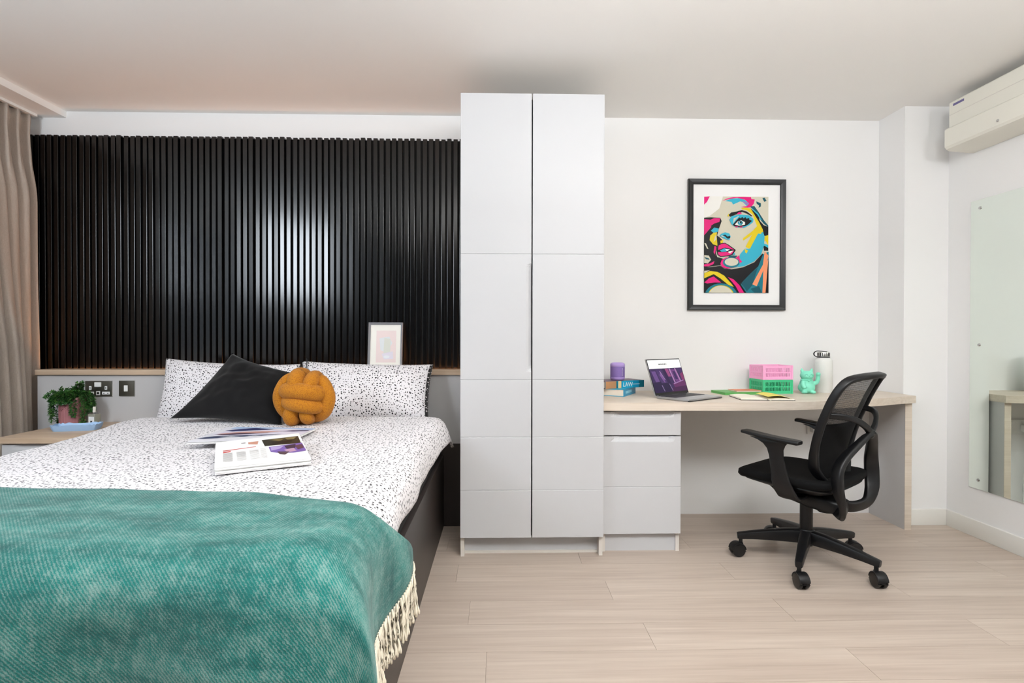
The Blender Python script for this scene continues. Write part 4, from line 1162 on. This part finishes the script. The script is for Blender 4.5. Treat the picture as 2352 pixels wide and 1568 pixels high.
bm = bmesh.new(); ball(bm, (0, -.031, .074), .006, 12); mk('bell', bm, mint, p, True)
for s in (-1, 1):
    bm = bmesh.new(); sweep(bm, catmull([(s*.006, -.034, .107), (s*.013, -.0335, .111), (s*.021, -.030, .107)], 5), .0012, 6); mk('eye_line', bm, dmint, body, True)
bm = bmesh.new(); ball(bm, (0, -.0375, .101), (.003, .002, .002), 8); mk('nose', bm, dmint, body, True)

# insulated flask
p = thing('water_bottle', 'white insulated flask with black loop cap beside the cat figurine', 'bottle', (1.918, 3.05, DZ), local=True)
fl_m = mat('white_powder_coat', (226, 226, 222), .5)
bm = bmesh.new(); lathe(bm, [(0, 0), (.046, 0), (.0485, .003), (.0485, .178), (.047, .188), (.041, .198), (.033, .204), (.031, .208), (0, .208)], n=48); mk('flask_body', bm, fl_m, p, angle=50)
bm = bmesh.new(); lathe(bm, [(0, .205), (.0335, .205), (.0335, .2115), (0, .2115)], n=40); mk('gasket_ring', bm, black_plastic, p, angle=40)
bm = bmesh.new(); n = 48
pr = [(.0315, .2115), (.0315, .234), (.0295, .238), (0, .238)]
lathe(bm, pr, n=40); cap = mk('cap', bm, steel_edge, p, angle=40)
for k in range(18):
    a = 2*PI*k/18; bm = bmesh.new(); abox(bm, -.0022, .0022, -.0325, -.031, .214, .233, M=Matrix.Rotation(a, 4, 'Z')); mk('grip_rib', bm, black_plastic, cap)
bm = bmesh.new(); sweep(bm, catmull([(.012, -.012, .240), (-.02, -.01, .243), (-.048, -.008, .243), (-.062, -.008, .232), (-.060, -.008, .218), (-.046, -.008, .210), (-.030, -.008, .2085)], 6), [(.0022, .006)]*37, 8, ref=(0, 1, 0))
mk('carry_loop', bm, black_plastic, p, True)

# ------------------------------------------------------------------ office chair (local: +Y forward, +X right)
net = mat('chair_net', (20, 20, 21), .7); t = NT(net); uv = t.n('UVMap')
w1_ = t.n('TexWave', Scale=70.0); w1_.bands_direction = 'X'; t.l(uv.outputs[0], w1_.inputs['Vector'])
w2_ = t.n('TexWave', Scale=70.0); w2_.bands_direction = 'Y'; t.l(uv.outputs[0], w2_.inputs['Vector'])
hole = t.math('LESS_THAN', t.math('MAXIMUM', w1_.outputs[0], w2_.outputs[0]), .44)
t.l(t.math('SUBTRACT', 1.0, hole), t.b.inputs['Alpha'])
net2 = bumpy('seat_fabric', (8, 8, 9), .85, 800, .3, spec=0.2)
ch = thing('office_chair', 'black mesh-back office swivel chair pulled up to the oak desk', 'chair', (1.462, 2.45, 0), R(36.87), local=True)
BP = black_plastic
for k in range(5):
    a = R(-126+72*k-36.87); Mz = Matrix.Rotation(a, 4, 'Z')
    bm = bmesh.new()
    sweep(bm, [Mz @ Vector(v) for v in ((.015, 0, .130), (.08, 0, .128), (.16, 0, .120), (.24, 0, .109), (.294, 0, .100), (.304, 0, .099))], [(.024, .034), (.024, .031), (.021, .025), (.018, .019), (.016, .016), (.013, .014)], 12, square=True)
    lathe(bm, [(0, .062), (.009, .062), (.009, .09), (0, .09)], Mz @ Vector((.288, 0, 0)), 12)
    mk('base_leg', bm, BP, ch, angle=40)
    cs = thing_part = None
    sw = R((35, -40, -25, 60, 20)[k]); c = Mz @ Vector((.288, 0, 0)); Mc = Matrix.Translation((c.x, c.y, 0)) @ Matrix.Rotation(a+sw, 4, 'Z') @ Matrix.Translation((.016, 0, 0))
    bm = bmesh.new()
    sweep(bm, [Mc @ Vector((.031*math.cos(th)*1.08, 0, .033+.031*math.sin(th)*1.08)) for th in [R(-10)+R(200)*q/12 for q in range(13)]], [(.0225, .0035)]*13, 10, ref=Mc.to_3x3() @ Vector((0, 0.001, 1)) if False else (0, 0, 1), square=True)
    lathe(bm, [(0, -.006), (.022, -.006), (.022, .006), (0, .006)], Mc @ Vector((0, 0, .033)), 18, (Mc.to_3x3() @ Matrix.Rotation(PI/2, 3, 'X')))
    lathe(bm, [(0, .048), (.012, .048), (.012, .066), (0, .066)], (c.x, c.y, 0), 12)
    cst = mk('caster', bm, BP, ch, angle=40)
    for s in (-1, 1):
        bm = bmesh.new(); Mw = Mc.to_3x3() @ Matrix.Rotation(PI/2, 3, 'X')
        lathe(bm, [(0, -.0075), (.024, -.0085), (.030, -.0075), (.0325, -.004), (.0325, .004), (.030, .0075), (.024, .0085), (0, .0075)], Mc @ Vector((0, s*.0145, .0328)), 26, Mw)
        mk('wheel', bm, black_gloss, cst, angle=40)
bm = bmesh.new(); lathe(bm, [(0, .09), (.030, .09), (.036, .098), (.036, .160), (.032, .166), (0, .166)], n=28); mk('base_hub', bm, BP, ch, angle=40)
bm = bmesh.new(); lathe(bm, [(0, .149), (.0285, .149), (.0275, .33), (0, .33)], n=24); mk('gas_column', bm, BP, ch, angle=40)
# tilt mechanism
bm = bmesh.new()
sweep(bm, [(0, .155, .372), (0, .10, .355), (0, .03, .338), (0, -.05, .323), (0, -.12, .312), (0, -.165, .306)], [(.07, .014), (.085, .03), (.095, .036), (.09, .038), (.075, .036), (.05, .028)], 16, square=True)
mk('tilt_mechanism', bm, BP, ch, angle=45)
bm = bmesh.new(); lathe(bm, [(0, -.012), (.032, -.012), (.036, -.006), (.036, .006), (.03, .012), (0, .012)], (.02, -.075, .274), 24); mk('tension_knob', bm, BP, ch, angle=40)
bm = bmesh.new(); sweep(bm, [(.08, .06, .345), (.2, .06, .335), (.27, .06, .33)], [(.005, .005), (.005, .005), (.009, .004)], 8); mk('height_lever', bm, BP, ch, True)
# seat
def seat_mesh(z0, z1, hw, y0, y1, m, name, dish=.012, e=.38, topd=0.0):
    bm = bmesh.new(); n = 56; rg = []
    cy_ = (y0+y1)/2; hl = (y1-y0)/2
    for s_, z in ((.86, z0), (.96, z0+.004), (1.0, z0+(z1-z0)*.45), (.99, z1-.004), (.955, z1), (.75, z1-dish*.5), (.4, z1-dish*.9)):
        ring = []
        for k in range(n):
            a = 2*PI*k/n; cx, sx = math.cos(a), math.sin(a)
            x = math.copysign(abs(cx)**e, cx)*hw*s_; y = cy_+math.copysign(abs(sx)**e, sx)*hl*s_
            fr = max(0, (y-(y1-.10))/.10)
            ring.append(bm.verts.new((x*(1-.05*max(0, (y-cy_)/hl)), y, z-.016*fr*fr + .010*max(0, (cy_-y)/hl)**2)))
        rg.append(ring)
    for a, b in zip(rg, rg[1:]):
        for k in range(n): bm.faces.new((a[k], a[(k+1) % n], b[(k+1) % n], b[k]))
    bm.faces.new(rg[0]); bm.faces.new(rg[-1])
    return mk(name, bm, m, ch, True)
seat_mesh(.405, .447, .238, -.205, .258, net2, 'seat')
bm = bmesh.new(); n = 40; rg = []
for s_, z, dy in ((1.0, .408, 0), (.96, .400, .0), (.72, .378, -.015), (.42, .355, -.03)):
    rg.append([bm.verts.new((math.copysign(abs(math.cos(2*PI*k/n))**.45, math.cos(2*PI*k/n))*.226*s_, .025+dy+math.copysign(abs(math.sin(2*PI*k/n))**.45, math.sin(2*PI*k/n))*.218*s_, z)) for k in range(n)])
for a, b in zip(rg, rg[1:]):
    for k in range(n): bm.faces.new((a[k], a[(k+1) % n], b[(k+1) % n], b[k]))
bm.faces.new(rg[0]); bm.faces.new(rg[-1]); mk('seat_pan', bm, BP, ch, True)
# arms
for s in (-1, 1):
    bm = bmesh.new()
    prof = [(.6185, .135, -.045, .277), (.609, .098, -.034, .277), (.596, .072, -.024, .277), (.576, .055, -.016, .276), (.545, .046, -.016, .274), (.495, .042, -.026, .270), (.435, .040, -.042, .264), (.395, .034, -.056, .254), (.366, .028, -.060, .232), (.352, .024, -.058, .20), (.346, .02, -.05, .10)]
    rings = []
    for i, (z, yf_, yr_, xx) in enumerate(prof):
        c1 = Vector((s*xx, 0, z)); nx = Vector((s, 0, 0)) if i < 7 else (Vector((s*.75, 0, -.66)) if i == 7 else Vector((s*.35, 0, -.94)) if i == 8 else Vector((0, 0, -1)))
        tk = .0085 if i else .006; e_ = .006
        ring = [c1+Vector((0, yf_-e_, 0))+nx*tk, c1+Vector((0, yf_, 0))+nx*tk*.4, c1+Vector((0, yf_, 0))-nx*tk*.4, c1+Vector((0, yf_-e_, 0))-nx*tk,
                c1+Vector((0, yr_+e_, 0))-nx*tk, c1+Vector((0, yr_, 0))-nx*tk*.4, c1+Vector((0, yr_, 0))+nx*tk*.4, c1+Vector((0, yr_+e_, 0))+nx*tk]
        rings.append([bm.verts.new(v) for v in ring])
    for A_, B_ in zip(rings, rings[1:]):
        for k in range(8): bm.faces.new((A_[k], A_[(k+1) % 8], B_[(k+1) % 8], B_[k]))
    bm.faces.new(rings[0]); bm.faces.new(rings[-1])
    mk('arm_post', bm, BP, ch, angle=50)
    bm = bmesh.new()
    pp = catmull([(s*.277, -.088, .619), (s*.277, -.05, .621), (s*.277, .02, .625), (s*.276, .10, .632), (s*.272, .150, .637), (s*.270, .168, .638)], 4)
    N = len(pp); sweep(bm, pp, [(.027+.004*math.sin(i/(N-1)*PI) - (.012 if i == N-1 else 0) - (.004 if i == 0 else 0), .0105-.003*(i/(N-1)) - (.003 if i in (0, N-1) else 0)) for i in range(N)], 14, square=True)
    mk('arm_pad', bm, BP, ch, angle=50)
# backrest
OUT = [(0, .418), (.07, .424), (.128, .447), (.170, .492), (.196, .56), (.210, .64), (.216, .72), (.217, .80), (.212, .855), (.192, .890), (.150, .904), (.08, .910), (0, .912)]
YZ = [(.40, -.118), (.50, -.120), (.56, -.135), (.62, -.152), (.70, -.178), (.80, -.218), (.92, -.275)]
def interp(T, x):
    if x <= T[0][0]: return T[0][1]
    for (a, va), (b, vb) in zip(T, T[1:]):
        if a <= x <= b: return va+(vb-va)*(x-a)/(b-a)
    return T[-1][1]
def yb(x, z): return interp(YZ, z) + .045*(x/.217)**2 - .012
right = catmull([(x, 0, z) for x, z in OUT], 4)
loop = [Vector((v.x, yb(v.x, v.z), v.z)) for v in right] + [Vector((-v.x, yb(v.x, v.z), v.z)) for v in right[-2:0:-1]]
bm = bmesh.new()
cent = Vector((0, 0, .67)); secs = []
for i, v in enumerate(loop):
    low = 1-sstep(v.z, .45, .62)
    secs.append((.0105, .017+.009*low))
sweep(bm, loop, secs, 12, ref=(0, 1, .35), closed=True, square=True)
mk('back_frame', bm, BP, ch, angle=50)
HW = [(z, x) for x, z in OUT[:8]]; HT = [(.80, .217), (.855, .212), (.890, .192), (.904, .150), (.910, .08), (.912, 0)]
def hwf(z): return interp(HW, z) if z < .80 else interp(HT, z)
bm = bmesh.new(); uvl = bm.loops.layers.uv.new('UVMap'); G = []; nzr, nxr = 40, 16
for j in range(nzr+1):
    z = .424+(.906-.424)*j/nzr; h = hwf(z)*.97
    G.append([bm.verts.new((-h+2*h*i/nxr, yb(-h+2*h*i/nxr, z)+.004, z)) for i in range(nxr+1)])
for j in range(nzr):
    for i in range(nxr):
        f = bm.faces.new((G[j][i], G[j][i+1], G[j+1][i+1], G[j+1][i]))
        for l in f.loops: l[uvl].uv = (l.vert.co.x, l.vert.co.z)
mk('back_mesh', bm, net, ch, True)
# upholstered band behind the lower back
bm = bmesh.new(); G = []
for j in range(13):
    z = .428+.27*j/12; h = hwf(z)*.965
    G.append([bm.verts.new((-h+2*h*i/10, yb(-h+2*h*i/10, z)+.009, z)) for i in range(11)])
for j in range(12):
    for i in range(10): bm.faces.new((G[j][i], G[j][i+1], G[j+1][i+1], G[j+1][i]))
o = mk('lumbar_panel', bm, net2, ch, True); md = o.modifiers.new('t', 'SOLIDIFY'); md.thickness = .006
# crossed support frame
HUB = Vector((0, -.262, .655))
for s in (-1, 1):
    bm = bmesh.new()
    path = catmull([(s*.02, -.13, .305), (s*.075, -.175, .300), (s*.135, -.205, .318), (s*.180, -.212, .37), (s*.200, -.206, .44), (s*.196, -.204, .505), (s*.165, -.215, .555), (s*.10, -.238, .605), (s*.035, -.257, .645), tuple(HUB)], 5)
    N = len(path); secs = []
    for i in range(N):
        q = i/(N-1); secs.append((.030-.010*sstep(q, .45, .9), .0105+.003*math.sin(q*PI)))
    sweep(bm, path, secs, 14, ref=(-s, -.25, .1) if False else (s*.8, .6, .55), square=True)
    mk('support_bar', bm, BP, ch, angle=50)
    bm = bmesh.new()
    path = catmull([tuple(HUB), (s*.055, -.262, .690), (s*.12, -.246, .722), (s*.175, -.216, .738), (s*.206, -.168, .742)], 5)
    sweep(bm, path, [(.013, .010)]*len(path), 12, ref=(0, 1, .2), square=True)
    mk('upper_brace', bm, BP, ch, angle=50)
bm = bmesh.new(); ball(bm, HUB, (.026, .015, .024), 18); mk('brace_hub', bm, BP, ch, True)
